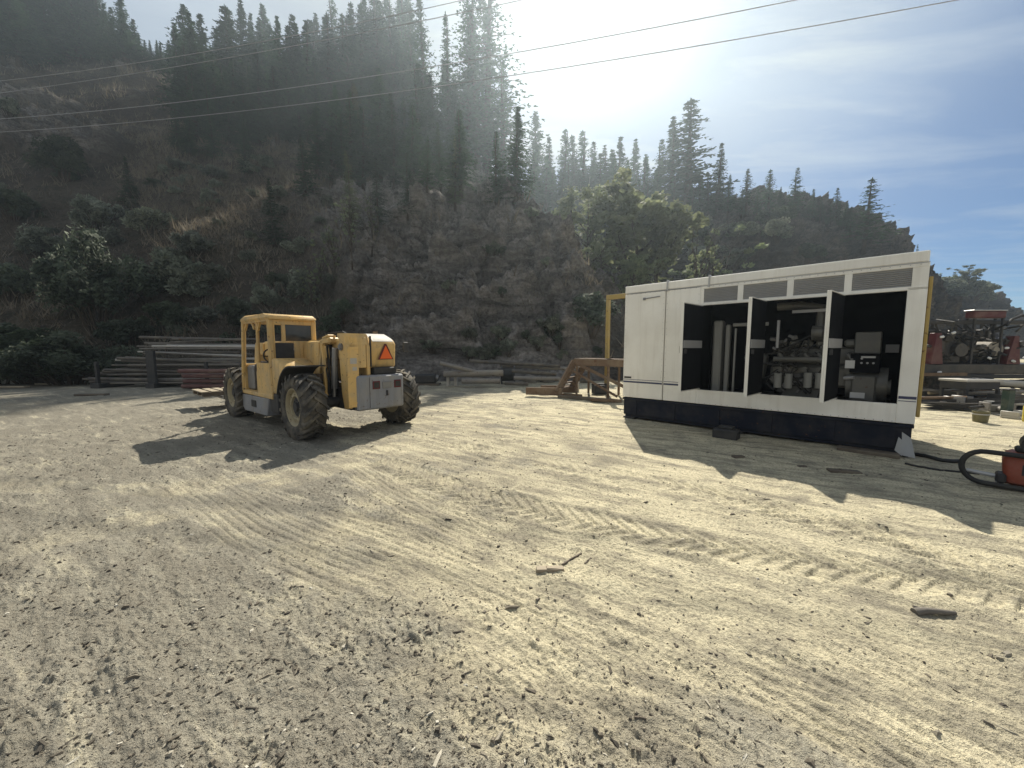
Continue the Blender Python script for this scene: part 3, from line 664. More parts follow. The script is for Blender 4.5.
for x, yt, k, w, lab in [
    (538, 111, FIR[3], 1.0, 'pointed conifer standing above its neighbours where the sky opens over the valley'), (549, 138, FIR[1], .9, 'small dark conifer just right of the pointed one over the valley'),
    (562, 130, SLIM[0], 1.1, 'first slim spire of the even row on the valley skyline'), (572, 133, SLIM[1], 1.1, 'second slim spire of the even row on the valley skyline'),
    (583, 132, SLIM[0], 1.2, 'third slim spire of the even row on the valley skyline'), (593, 142, SLIM[1], 1.0, 'last and lowest slim spire of the even row on the valley skyline'),
    (604, 146, FIR[3], .9, 'rounded small conifer in the dip of the valley skyline'), (618, 138, FIR[1], 1.0, 'conifer at the left of the twin points on the valley skyline'),
    (632, 137, FIR[0], .9, 'sharp conifer at the right of the twin points on the valley skyline'), (646, 157, FIR[2], 1.0, 'low conifer in the notch before the big double tree'),
    (658, 141, OPEN[0], .9, 'thin ragged conifer just left of the big double tree')]:
    tree_at(bvB, k, x, 222, yt, lab, wide=w * 1.8)
stand_b = [(535, 232), (552, 236), (569, 236), (588, 236), (606, 240), (626, 240), (646, 240), (545, 235), (560, 240), (578, 240), (597, 236), (615, 238), (636, 240), (655, 240), (672, 240), (688, 245)]
for x, yb in stand_b: tree_at(bvB, rg.choice(FIR), x, yb, yb - rg.uniform(60, 88), 'shaded conifer of the lower row, half hidden behind the pale spring trees', 'shaded conifers behind the spring trees', wide=1.7)
for x, yb, yt, k, w, lab in [
    (671, 215, 117, FIR[0], 1.1, 'left trunk of the big dark double conifer above the white enclosure'), (687, 215, 101, OPEN[1], 1.35, 'tallest dark conifer on the right ridge, right half of the big double tree'),
    (699, 214, 175, FIR[2], 1.1, 'low conifer tucked under the right side of the big double tree'), (716, 212, 144, FIR[1], 1.0, 'pointed conifer just right of the big double tree'),
    (708, 214, 173, FIR[4], 1.0, 'small conifer leaning on the left foot of the pointed one'), (727, 212, 175, FIR[3], 1.0, 'small dark conifer right of the pointed ridge tree'),
    (746, 210, 168, OPEN[2], 1.1, 'thin open conifer with two tops on the cliff edge'), (757, 211, 186, FIR[1], .9, 'short conifer between two open ones on the cliff edge'),
    (768, 211, 168, OPEN[1], 1.1, 'ragged broad conifer near the middle of the cliff edge'), (780, 213, 186, FIR[3], .9, 'short pointed conifer right of the ragged one on the cliff edge'),
    (793, 214, 168, OPEN[0], .95, 'tall bare-stemmed conifer on the cliff edge, clear of its neighbours'), (812, 216, 188, FIR[2], 1.0, 'bushy half height conifer on the cliff edge'),
    (823, 219, 203, FIR[0], 1.0, 'tiny conifer beside the bushy one on the cliff edge'), (835, 222, 187, OPEN[2], 1.0, 'thin conifer left of the large last tree on the ridge'),
    (864, 246, 178, OPEN[1], 1.25, 'large dark conifer standing last and alone at the right end of the ridge'), (850, 232, 206, FIR[4], 1.0, 'small conifer filling the gap left of the last ridge tree')]:
    tree_at(bvB, k, x, yb + 3, yt, lab, wide=w * (1.7 if x == 864 else 1.8))
for i in range(20):
    x = rg.uniform(530, 668); tree_at(bvB, rg.choice(FIR), x, 226, 150 + rg.uniform(-4, 24), 'conifer of the hazy continuous row on the valley skyline, lower than the spires', 'lower conifers of the valley skyline', wide=rg.uniform(1.7, 2.3))
for i in range(15):
    x = rg.uniform(698, 856); tree_at(bvB, rg.choice(FIR), x, 216 + max(0, x - 800) * .25, 190 + rg.uniform(-2, 14) + max(0, x - 800) * .2, 'small dark conifer filling in between the taller ones on the cliff edge', 'small conifers on the cliff edge', wide=rg.uniform(1.6, 2.2))
for x, yt, k, w, lab in [(900, 241, FIR[4], 1.0, 'small far conifer peeping over the roof corner of the enclosure'), (914, 244, FIR[0], 1.0, 'bushy far conifer at the right roof corner of the enclosure')]:
    tree_at(bvC, k, x, 286, yt, lab, wide=w)
for x, yb, yt, k, lab in [(938, 292, 272, BROAD[2], 'round bush on the far hill beside the yellow strip'), (953, 292, 275, BROAD[0], 'low leafy bush on top of the far hill'), (967, 293, 263, BROAD[1], 'upright leafy tree on top of the far hill'), (981, 298, 287, BROAD[2], 'small bush on the falling end of the far hill')]:
    tree_at(bvC, k, x, yb, yt, lab, name='small_tree', wide=1.4)
# spring-green trees in the mouth of the valley
def valley(x, Y, yt, k, w, lab, name='leafy_tree', g=None):
    P = at_depth(x, 345, Y); P.z = 0
    hit = bvA.ray_cast(Vector((P.x, P.y, 60)), Vector((0, 0, -1)))
    if hit[0] is not None and hit[0].z > 0: P.z = hit[0].z
    plant(k, name, lab, 'tree', P, CAM_H + slope_of(x, yt) * Y - P.z, g, wide=w, sink=.1)
for x, Y, yt, k, w, lab in [
    (566, 33, 205, BROAD[1], 1.0, 'yellow-green slender spring tree at the left end of the valley mouth'), (585, 36, 182, BROAD[0], 1.25, 'pale green leafy tree with a broad crown behind the rusty stairs'),
    (612, 38, 168, BROAD[2], 1.3, 'tallest pale green leafy tree in the valley mouth'), (636, 36, 186, BROAD[0], 1.2, 'grey-green leafy tree just left above the enclosure roof'),
    (600, 31, 232, BROAD[2], 1.2, 'lower leafy tree in front of the tallest pale one'), (655, 37, 200, BROAD[1], 1.2, 'leafy tree above the left part of the enclosure roof'),
    (690, 38, 212, SAPL[0], 1.2, 'thin pale green tree before the cliff under the big double conifer'), (706, 40, 226, SAPL[0], 1.4, 'small pale sapling before the cliff, right of the thin pale tree'),
    (630, 31, 250, BROAD[1], 1.3, 'dark green leafy tree low beside the enclosure corner')]:
    valley(x, Y, yt, k, w, lab)
for i in range(22):
    x = 905 + 80 * rg.random(); P = on_hill(bvC, x, 289 + rg.random() * 14)
    if P is not None: plant(rg.choice(SCRUB + DSCRUB), 'shrub', 'dark green shrub along the skyline of the far hill at the right', 'shrub', P, rg.uniform(1.5, 3.2), 'shrubs on the far hill', wide=1.3, parts=('foliage', 'stem'), sink=.2)
for i in range(14):
    x = 690 + 195 * rg.random(); P = on_hill(bvB, x, 216 + rg.random() * 50)
    if P is not None: plant(rg.choice(SCRUB + DSCRUB), 'shrub', 'small shrub rooted on the dark cliff behind the enclosure roof', 'shrub', P, rg.uniform(.9, 2.4), 'shrubs on the cliff', wide=1.4, parts=('foliage', 'stem'), sink=.2)
# plants on the left slope
def bush(x, yb, yt, k, w, lab, g=None, name='shrub', cat='shrub'):
    P = on_hill(bvA, x, yb)
    w *= 0.78
    plant(k, name, lab, cat, P, max(0.5, CAM_H + slope_of(x, yt) * P.y - P.z), g, wide=w, parts=('foliage', 'stem'), sink=.15) if True else None
for x, yb, yt, k, w, lab in [
    (66, 181, 136, BIGS[0], 1.3, 'big dark round shrub high on the bare left slope'), (12, 220, 190, DSCRUB[1], 1.6, 'dark low shrub at the left edge halfway up the slope'),
    (36, 257, 226, SCRUB[0], 1.2, 'grey-green shrub with pale leaf tips at the left edge of the slope'), (58, 256, 234, SCRUB[1], 1.1, 'smaller shrub touching the pale tipped one at the left'),
    (100, 232, 196, SCRUB[1], 1.2, 'pale tipped shrub above the biggest dark bush'), (148, 233, 207, SCRUB[2], 1.5, 'wide pale leaved shrub right of the small dark conifer'),
    (112, 246, 226, SCRUB[0], 1.2, 'small pale shrub on the shoulder of the biggest dark bush'), (102, 322, 232, BIGS[1], .85, 'biggest dark bush on the lower slope above the pole stack'),
    (72, 268, 244, DSCRUB[0], 1.3, 'dark shrub between the pale ones left of the biggest bush'), (196, 257, 229, SCRUB[2], 1.3, 'grey-green shrub in the middle of the slope above the cab'),
    (176, 290, 252, SCRUB[0], 1.2, 'shrub with pale sprays left of the middle slope'), (214, 285, 262, SCRUB[1], 1.3, 'low shrub above and left of the cab roof'),
    (150, 300, 272, DSCRUB[0], 1.3, 'dark low shrub right of the biggest bush'), (205, 322, 303, SCRUB[2], 1.5, 'pale low shrub just above the pole stack near the cab'),
    (266, 305, 284, SCRUB[1], 1.1, 'small dim shrub on the slope above the cab roof'), (10, 117, 97, SCRUB[0], 1.3, 'pale shrub at the left edge under the lowest power line'),
    (170, 330, 300, DSCRUB[1], 1.4, 'dark shrub at the slope foot behind the pole stack'), (128, 345, 316, DSCRUB[0], 1.4, 'dark bush directly behind the left end of the pole stack'),
    (8, 300, 262, DSCRUB[0], 1.4, 'dark shrub at the left edge above the big bottom bush'), (240, 330, 296, DSCRUB[1], 1.2, 'dark shrub hidden behind the yellow cab'),
    (345, 318, 296, DSCRUB[0], 1.0, 'dark shrub at the left edge of the rock face'), (300, 300, 268, SCRUB[0], 1.0, 'dim shrub right above the cab of the machine'),
    (560, 345, 318, DSCRUB[1], 1.3, 'dark shrub at the foot of the slope behind the rusty stairs'), (590, 330, 290, DSCRUB[0], 1.3, 'dark bush in the valley mouth left of the yellow post')]:
    bush(x, yb, yt, k, w, lab)
def brush(n, x0, x1, y0, y1, kinds, hs, label, group):
    for i in range(n):
        x, yb = rg.uniform(x0, x1), rg.uniform(y0, y1); bush(x, yb, yb - rg.uniform(*hs), rg.choice(kinds), rg.uniform(1.1, 1.8), label, group)
brush(9, 0, 235, 262, 345, SCRUB + DSCRUB, (12, 24), 'low grey-green shrub scattered over the lower slope above the pipe stack', 'low shrubs on the lower slope')
brush(10, 0, 170, 150, 255, SCRUB + DSCRUB, (7, 15), 'small dark shrub dotted on the bare upper left slope', 'small shrubs on the bare upper left slope')
brush(12, 235, 345, 250, 340, SCRUB + DSCRUB, (10, 22), 'dim shrub on the slope between the cab and the rock face', 'shrubs between the cab and the rock face')
brush(20, 160, 340, 165, 245, SCRUB, (8, 16), 'pale dry bush in the brushy patch halfway up the slope', 'dry bushes of the brushy patch')
brush(7, 400, 560, 215, 300, SCRUB + DSCRUB, (6, 14), 'small shrub clinging to the rock face', 'shrubs clinging to the rock face')
brush(14, 430, 600, 330, 362, DSCRUB + SCRUB, (8, 18), 'small shrub in the rubble at the foot of the rock face', 'shrubs at the foot of the rock face')
for x, Y, yt, k, w, lab in [(35, 17.2, 330, BIGS[0], 1.5, 'broad dark green bush at the left end of the pole stack'), (68, 16.9, 334, BIGS[1], 1.3, 'dark green bush against the left end of the poles'), (-8, 17.0, 326, BIGS[1], 1.5, 'dark green bush cut by the left edge of the picture')]:
    P = at_depth(x, 345, Y); P.z = 0
    plant(k, 'bush', lab, 'bush', P, CAM_H + slope_of(x, yt) * Y, None, wide=w, parts=('foliage', 'stem'))
for x, yb, yt, k, w, lab in [
    (132, 205, 156, FIR[2], 1.5, 'small dark conifer alone on the bare left slope'), (275, 246, 178, FIR[0], 1.5, 'dark bushy conifer on the slope straight above the cab'),
    (352, 232, 150, PALEFIR[0], 1.2, 'hazy pale conifer at the upper left corner of the rock face'), (378, 225, 155, FIR[4], 1.2, 'shaded conifer at the top of the rock face'),
    (408, 215, 150, FIR[2], 1.2, 'shaded broad conifer on top of the rock face'), (246, 176, 118, FIR[1], 1.2, 'lower conifer at the bottom of the stand above the scrub'), (215, 160, 100, FIR[2], 1.2, 'wide dark conifer at the lower left corner of the stand under the wires')]:
    tree_at(bvA, k, x, yb, yt, lab, wide=w)
for x, yb, yt, lab in [(335, 285, 215, 'thin bare-stemmed sapling left of the rock face'), (322, 300, 238, 'second thin sapling left of the rock face, nearer the cab'), (352, 262, 190, 'tall thin sapling at the upper edge of the rock face'),
                       (372, 250, 186, 'leaning thin sapling on the rock face rim'), (312, 312, 262, 'short thin sapling just above the machine cab')]:
    tree_at(bvA, SAPL[0], x, yb, yt, lab, name='sapling', wide=1.0)
# dry scrub and grass on the slopes: uncountable
def scrub_cover():
    rs = np.random.RandomState(8); n = 22000
    idx = rs.choice(len(PA), n * 9); P = PA[idx]
    px_ = CX + F_PX * P[:, 0] / P[:, 1]; patch = smooth(120, 190, px_) * (1 - smooth(300, 360, px_)) * smooth(7, 11, P[:, 2]) * (1 - smooth(26, 32, P[:, 2]))
    ok = (P[:, 2] > 0.4) & (P[:, 1] < 80) & (rs.rand(len(P)) < 0.08 + 0.92 * patch) & ((px_ < 350) | (rs.rand(len(P)) < .22)); P = P[ok][:n]
    P = P + rs.normal(size=P.shape) * [0.15, 0.1, 0.0]
    hgt = rs.uniform(.12, .42, len(P)) * (0.7 + P[:, 1] / 50) * np.where(fbm(P * .25, 2) > 0.02, 1.5, .8)
    V, Fc = [], []
    for k in range(5):
        a = rs.uniform(0, 6.28, len(P)); w = hgt * rs.uniform(.035, .08, len(P)); lean = rs.normal(size=(len(P), 2)) * hgt[:, None] * .45
        s = np.c_[np.cos(a) * w, np.sin(a) * w, np.zeros(len(P))]; o = np.c_[rs.normal(size=(len(P), 2)) * hgt[:, None] * .35, np.full(len(P), -.08)]
        top = P + o + np.c_[lean, hgt * rs.uniform(.7, 1.2, len(P))]
        base = sum(len(v) for v in V); m_ = len(P)
        V += [P + o - s, P + o + s, top]; Fc.append(np.stack([np.arange(m_) + base, np.arange(m_) + base + m_, np.arange(m_) + base + 2 * m_], -1))
    o = np_mesh('dry_grass', np.concatenate(V), np.concatenate(Fc), M['drygrass'], False); o['kind'] = 'stuff'
scrub_cover()
# ================================================================== TELEHANDLER
def tyre_mesh(r=0.58, w=0.40, lugs=18):
    mb = MB(); hw = w / 2
    prof = [(r * .56, -hw * .80), (r * .62, -hw * .98), (r * .78, -hw * 1.04), (r * .87, -hw * .96), (r * .905, -hw * .76), (r * .915, 0), (r * .905, hw * .76), (r * .87, hw * .96), (r * .78, hw * 1.04), (r * .62, hw * .98), (r * .56, hw * .80)]
    mb.lathe(prof, (0, 0, 0), 'y', 48, closed=True)
    bm = mb.bm
    for side in (-1, 1):
        for k in range(lugs):
            a0 = 2 * math.pi * (k + (0.5 if side > 0 else 0)) / lugs
            # lug: slanted bar from the middle of the tread out over the shoulder
            secs = [(-0.03 * side, -.02, r * .90, r * 1.0), (0.5 * hw * side, 0.17, r * .90, r * 1.0), (0.95 * hw * side, 0.33, r * .86, r * .985), (1.07 * hw * side, 0.36, r * .76, r * .90)]
            prev = None; wd = 0.062
            for y, da, ri, ro in secs:
                ring = []
                for rr, s in ((ri, -1), (ro, -.75), (ro, .75), (ri, 1)):
                    a = a0 + da + s * wd; ring.append(bm.verts.new((rr * math.cos(a), y, rr * math.sin(a))))
                if prev:
                    for q in range(4): bm.faces.new((prev[q], prev[(q + 1) % 4], ring[(q + 1) % 4], ring[q]))
                else: bm.faces.new(ring)
                prev = ring
            bm.faces.new(prev[::-1])
    return mb
def rim_mb(r=0.58, w=0.40, side=1):
    mb = MB(); hw = w / 2
    mb.lathe([(r * .575, -hw * .8), (r * .575, hw * .72), (r * .60, hw * .84), (r * .555, hw * .86), (r * .53, hw * .76), (r * .50, hw * .50), (r * .45, hw * .46), (r * .43, hw * .62), (r * .33, hw * .66), (r * .31, hw * .40), (0.0, hw * .40)], (0, 0, 0), 'y', 36)
    for k in range(8):
        a = k * math.pi / 4; mb.cyl((r * .38 * math.cos(a), hw * .62, r * .38 * math.sin(a)), (r * .38 * math.cos(a), hw * .72, r * .38 * math.sin(a)), .014, 6)
    return mb
TH_RZ = R(140); TH_O = (-4.29, 8.475, 0.0)
th = thing('telehandler', 'dusty yellow telescopic handler with open cab parked on the dirt yard', 'telehandler', TH_O, TH_RZ)
tyre0 = rim0 = hub0 = None
for (x, y) in ((-1.6, .95), (1.95, .95), (-1.6, -.95), (1.95, -.95)):
    w_ = thing('wheel', None, None); w_.parent = th; w_.location = (x, y, 0.575)
    if y < 0: w_.rotation_euler.z = math.pi
    if x > 0 : w_.rotation_euler.y = 0.11
    if tyre0 is None:
        tyre0 = tyre_mesh().build('tyre', M['tyre'], w_, 30); rim0 = rim_mb().build('rim', M['rim'], w_, 30)
        hq = MB(); hq.lathe([(.0, .03), (.08, .03), (.09, -.002), (.165, -.006), (.172, -.02), (.172, -.03), (0, -.03)], (0, 0, 0), 'y', 28)
        for k in range(8): hq.cyl((.125 * math.cos(k * .785), -.02, .125 * math.sin(k * .785)), (.125 * math.cos(k * .785), .008, .125 * math.sin(k * .785)), .012, 6)
        hub0 = hq.build('hub', M['black_metal'], w_, 30); hub0.location = (0, .112, 0)
    else:
        for o in (tyre0, rim0, hub0):
            c = o.copy(); link(c, w_)
Yl = M['yellow']
mb = MB()   # chassis: frame rails, axles, belly
mb.bx(-2.1, 2.35, -.34, -.24, .48, .86, .01).bx(-2.1, 2.35, .24, .34, .48, .86, .01).bx(-1.2, 1.6, -.26, .26, .50, .58)
mb.cyl((-1.6, -.75, .60), (-1.6, .75, .60), .10, 12).cyl((1.95, -.75, .58), (1.95, .75, .58), .10, 12)
mb.box((-1.6, 0, .6), (.42, .36, .36), None, .08).box((1.95, 0, .6), (.42, .36, .36), None, .08)
mb.bx(2.25, 2.4, -.34, .34, .45, .9, .02).bx(-.4, .4, -.24, .24, .52, .95, .03)
mb.cyl((-1.55, .30, .74), (-1.35, .70, .66), .045, 8)
mb.build('chassis', M['black_metal'], th)
mb = MB()   # step box and tank under the cab
mb.prism([(-.10, .24), (1.30, .22), (1.42, .30), (1.42, .58), (-.22, .60)], 'y', .55, 1.05, .015)
mb.build('step_box', M['grey_paint'], th)
MB().bx(-.62, -.23, .58, 1.02, .34, .72, .02).build('battery_box', M['black_metal'], th)
MB().bx(.52, .80, 1.053, 1.062, .36, .50).build('step_opening', M['black_plain'], th)
# ---- cab
cab = MB()
def post(p, q, w, d): cab.box(((Vector(p) + Vector(q)) / 2), (d, w, (Vector(q) - Vector(p)).length), (Vector(q) - Vector(p)).to_track_quat('Z', 'Y').to_matrix(), .02)
zt = 2.17
# posts: rear left, rear right, door post, front left, front right
post((-.35, 1.00, .62), (-.35, 1.00, zt), .09, .10); post((-.35, .20, 1.2), (-.35, .20, zt), .09, .10)
post((1.46, 1.00, .62), (1.20, 1.00, zt), .08, .08); post((1.46, .20, .62), (1.20, .20, zt), .08, .08)
post((.42, 1.00, .64), (.34, 1.00, zt), .06, .06)
cab.bx(-.40, 1.50, .16, 1.05, .60, .68, .012)                     # floor
cab.bx(-.34, .42, .985, 1.035, .66, 1.30, .01)                    # lower left panel behind the door
cab.bx(.40, .46, .97, 1.03, .66, 1.12)
cab.bx(-.30, 1.4, .16, .20, .66, 1.45, .01)                       # right wall low
cab.bx(-.30, 1.15, .165, .195, 2.02, 2.18)
cab.bx(-.38, -.33, .22, .98, 1.15, 1.38, .008).bx(-.38, -.33, .22, .98, 2.06, 2.2, .008)
cab.bx(-.375, -.335, .22, .58, 1.36, 1.74, .006).bx(-.375, -.335, .74, .80, 1.36, 2.08).bx(-.375, -.335, .93, .97, 1.36, 2.08)
cab.bx(1.36, 1.44, .2, 1.0, .66, 1.25, .01)                       # front wall low
cab.bx(-.33, -.29, .16, 1.02, .64, 1.2, .01)
cab.box((.62, 1.0, 2.10), (.035, .04, .30), (0, 42, 0)).box((.20, 1.0, 2.10), (.035, .04, .34), (0, -35, 0)).box((1.0, 1.0, 2.10), (.035, .04, .30), (0, -40, 0))
cab.bx(-.3, 1.2, .98, 1.02, 2.12, 2.2)
cab.build('cab', Yl, th, 30)
rf = MB(); rf.prism([(-.44, 2.14), (-.45, 2.20), (-.38, 2.25), (-.2, 2.27), (1.05, 2.285), (1.20, 2.26), (1.27, 2.19), (1.25, 2.13)], 'y', .145, 1.055, .045)
rf.build('cab_roof', Yl, th, 50)
MB().bx(-.395, -.380, .60, .935, 1.385, 1.70, .02).build('rear_panel', M['black_metal'], th)
MB().bx(-.358, -.350, .24, .73, 1.74, 2.06).build('rear_window', M['glass_dark'], th)
st = MB(); st.box((.15, .60, .98), (.48, .48, .12), None, .04, 2).box((-.12, .60, 1.28), (.12, .46, .55), (0, -8, 0), .04, 2); st.bx(-.1, .35, .4, .8, .68, .92, .02)
st.build('seat', M['black_plain'], th, 50)
sw = MB(); ring = [(.82 + .07 * math.sin(a), .60 + .17 * math.cos(a), 1.42 + .16 * math.sin(a)) for a in np.linspace(0, 6.283, 20)]
sw.tube(ring, .016, 6, False).tube([(1.05, .6, .95), (.83, .6, 1.42)], .028, 6).tube([(.83, .43, 1.42), (.83, .77, 1.42)], .012, 6)
sw.build('steering_wheel', M['black_plain'], th)
cn = MB(); cn.bx(1.0, 1.36, .25, .95, .68, 1.22, .04).box((1.02, .62, 1.24), (.28, .5, .06), (0, 20, 0), .02); cn.build('dashboard', M['steel'], th)
lv = MB()
for k, y in enumerate((.30, .36, .42)): lv.cyl((.55, y, 1.0), (.60 + .02 * k, y, 1.35), .012, 6).box((.60 + .02 * k, y, 1.37), (.035, .035, .05), None, .01)
lv.bx(.4, .75, .24, .46, .68, 1.02, .02); lv.build('control_levers', M['black_metal'], th)
# jacket-like pale cover over the seat back and dash (light clutter seen through the door)
MB().box((-.04, .62, 1.50), (.10, .40, .22), (6, -10, 3), .05, 2).build('seat_cover', M['label_white'], th, 50)
# ---- body behind the cab: bulkhead with rounded shoulder, fenders
body = MB()
body.prism([(-.40, .72), (-.40, 1.40), (-.60, 1.40), (-.92, 1.26), (-1.02, 1.02), (-.96, .72)], 'y', .42, 1.03, .03)
pr = [(.36 + .15 * math.cos(a), 1.40 + .33 * math.sin(a)) for a in np.linspace(math.pi, 0, 9)]
body.prism([(-.06, .95), (-.02, 1.50), (.03, 1.64), (.10, 1.71), (.30, 1.74), (.42, 1.72), (.44, .95)], 'x', -1.05, -.40, .02)
body.build('body_shell', Yl, th, 45)
def fender(x, y0, y1, a0, a1, r, name, m_):
    f = MB(); n = 14; vi = []
    for k in range(n + 1):
        a = R(a0 + (a1 - a0) * k / n); row = []
        for rr, y in ((r, y0), (r, y1), (r + .022, y1), (r + .022, y0)): row.append(f.bm.verts.new((x + rr * math.cos(a), y, .6 + rr * math.sin(a))))
        vi.append(row)
    for p, q in zip(vi, vi[1:]):
        for k in range(4): f.bm.faces.new((p[k], p[(k + 1) % 4], q[(k + 1) % 4], q[k]))
    f.bm.faces.new(vi[0][::-1]); f.bm.faces.new(vi[-1]); return f.build(name, m_, th, 40)
fender(-1.6, .58, 1.14, 12, 96, .675, 'fender', M['black_metal']); 
# ---- boom, pivot plates, cylinders, hoses
bo = MB(); bo.bx(-2.0, 2.2, .05, .31, 1.40, 1.76, .02)
bo.build('boom', Yl, th)
b2 = MB(); b2.bx(2.2, 2.75, .10, .35, 1.43, 1.73, .015); b2.prism([(2.6, 1.70), (2.85, 1.68), (3.12, .62), (3.0, .36), (2.86, .36), (2.8, .8), (2.55, 1.40)], 'y', .12, .33, .02); b2.build('boom_head', Yl, th)
pl = MB()
pl.prism([(-2.16, .52), (-1.98, .50), (-1.90, .80), (-1.86, 1.55), (-1.88, 1.82), (-2.05, 1.86), (-2.18, 1.62)], 'y', .33, .40, .012)
pl.bx(-2.135, -2.03, .03, .325, 1.24, 1.80, .01)
pl.bx(-2.196, -2.188, .22, .41, 1.58, 1.62, .002).bx(-2.196, -2.188, .22, .41, .60, .63, .002)
pl.prism([(-2.12, .62), (-1.86, .60), (-1.60, .80), (-1.62, 1.55), (-1.78, 1.84), (-2.05, 1.86), (-2.14, 1.62)], 'y', -.05, .02, .012)
pl.prism([(-2.10, 1.86), (-1.86, 1.86), (-1.86, 1.80), (-2.14, 1.66)], 'y', .0, .42)
pl.bx(-2.19, -2.165, .21, .42, .54, 1.60, .006)
pl.build('pivot_plates', Yl, th)
pc = MB(); pc.cyl((-1.96, -.09, 1.62), (-1.96, .43, 1.62), .065, 14).cyl((-1.96, .40, 1.62), (-1.96, .45, 1.62), .04, 10); pc.build('pivot_pin', M['steel'], th)
cy = MB(); cy.cyl((-1.62, .40, .85), (-1.72, .40, 1.60), .055, 10).cyl((-1.60, .40, .62), (-1.62, .40, .88), .03, 8); cy.cyl((-1.2, .22, .75), (-.2, .22, 1.36), .07, 10); cy.build('lift_cylinder', M['steel'], th)
br = MB(); br.box((-1.42, .36, 1.72), (.34, .22, .12), (0, 8, 8), .03).box((-1.40, .36, 1.80), (.22, .17, .06), (0, 14, 4), .02).box((-1.52, .52, 1.2), (.05, .05, .95), (0, 4, 0)).box((-1.30, .50, 1.2), (.06, .04, 1.0), (0, -14, 0))
br.build('valve_bracket', Yl, th)
hs = MB(); rh = random.Random(2)
for k in range(9):
    y = .28 + .026 * k; x = -1.56 + .04 * (k % 4)
    hs.tube([(x, y, .62 + .05 * (k % 3)), (x - .06 + rh.uniform(-.05, .05), y + .02, 1.0), (x + rh.uniform(-.1, .1), y, 1.35), (x + .1, y + rh.uniform(-.05, .05), 1.68)], .014, 6)
hs.tube([(-2.0, .20, 1.78), (-1.7, .24, 1.90), (-1.2, .26, 1.88), (-.7, .24, 1.79)], .018, 6); hs.tube([(-2.0, .15, 1.78), (-1.6, .16, 1.86), (-1.1, .18, 1.84), (-.5, .16, 1.78)], .016, 6)
hs.build('hydraulic_hoses', M['black_plain'], th)
vb = MB(); vb.bx(-1.42, -1.18, .34, .60, .62, .92, .02).box((-1.3, .5, 1.05), (.16, .2, .14), (0, 0, 20), .01).box((-1.45, .46, 1.28), (.10, .14, .10), (0, 15, 0), .01); vb.build('valve_block', M['rusty'], th)
# ---- engine cover, counterweight
hd = MB(); hd.prism([(-2.02, 1.22), (-2.05, 1.69), (-1.99, 1.76), (-1.72, 1.86), (-1.0, 1.82), (-.85, 1.70), (-.80, .95), (-1.2, .95), (-1.2, 1.22)], 'y', -.66, -.10, .035)
hd.bx(-2.03, -1.0, -.03 - .06, -.01, 1.3, 1.80, .01)
hd.build('engine_cover', Yl, th, 45)
ht = MB(); ht.prism([(-2.035, 1.725), (-1.985, 1.778), (-1.72, 1.876), (-1.05, 1.84), (-1.05, 1.825), (-1.72, 1.862), (-1.98, 1.766), (-2.025, 1.72)], 'y', -.60, -.16); ht.build('painted_sunlit_top', M['pipe_pale'], th)  # pale strip: sunlight on the engine cover top put into the colour
sm = MB(); sm.prism([(-.58, 1.38), (-.24, 1.38), (-.26, 1.41), (-.39, 1.68), (-.43, 1.68), (-.56, 1.41)], 'x', -2.075, -2.062); sm.build('slow_vehicle_sign', M['lamp_red'], th)
sm = MB(); sm.prism([(-.54, 1.395), (-.28, 1.395), (-.41, 1.645)], 'x', -2.084, -2.077); sm.build('sign_centre', M['orange'], th)
cw = MB(); cw.bx(-2.22, -1.72, -.70, .27, .46, 1.10, .03).bx(-1.9, -.9, -.64, -.36, .60, 1.2, .02); cw.build('counterweight', M['grey_paint'], th)
for y in (-.10, -.55):
    l_ = MB().bx(-2.236, -2.222, y - .075, y + .075, .84, .99, .006).build('tail_lamp', M['lamp_red'], th)
    MB().bx(-2.241, -2.237, y - .05, y + .05, .865, .965).build('lamp_lens', M['black_plain'], l_)
MB().bx(-2.232, -2.222, -.42, -.23, .84, .97, .004).build('plate_holder', M['steel'], th)
sl = MB(); sl.bx(-2.222 - .004, -2.2215, .03, .036, .50, 1.08).bx(-2.23, -2.222, -.34, -.30, .70, .80); sl.build('cover_seam', M['black_metal'], th)
mw = MB(); mw.bx(-2.14, -1.3, -.60, -.12, 1.10, 1.235, .02); mw.build('radiator_gap', M['black_plain'], th)
mr = MB(); mr.tube([(-1.9, -.66, 1.50), (-1.95, -.92, 1.60), (-1.95, -.92, 1.72)], .014, 6).box((-1.97, -.93, 1.62), (.03, .12, .20), None, .01); mr.build('mirror', M['black_metal'], th)
ex = MB(); ex.cyl((-1.2, -.72, 1.0), (-1.2, -.72, 1.95), .05, 10).cyl((-1.2, -.72, 1.3), (-1.2, -.72, 1.7), .09, 12); ex.build('exhaust_pipe', M['rusty'], th)
# carriage and forks
dc = MB(); dc.bx(-2.1935, -2.1905, .25, .37, 1.32, 1.42).bx(-2.1935, -2.1905, .25, .33, 1.20, 1.26); dc.build('decal_plate', M['pipe_pale'], th)
lk = MB(); lk.bx(-2.14, -2.10, -.075, -.055, 1.25, 1.82); lk.build('plate_gap', M['black_plain'], th)
fk = MB(); fk.bx(3.06, 3.14, -.35, .95, .30, .40, .01).bx(3.06, 3.14, -.35, .95, .62, .70, .01)
for y in (-.25, .25, .85): fk.bx(3.07, 3.13, y - .03, y + .03, .3, .7)
fk.build('fork_carriage', M['black_metal'], th)
for y in (.10, .90):
    f_ = MB(); f_.prism([(3.15, .70), (3.20, .70), (3.205, .33), (4.75, .305), (4.75, .28), (3.15, .28)], 'y', y - .06, y + .06, .004); f_.build('fork', M['steel'], th)
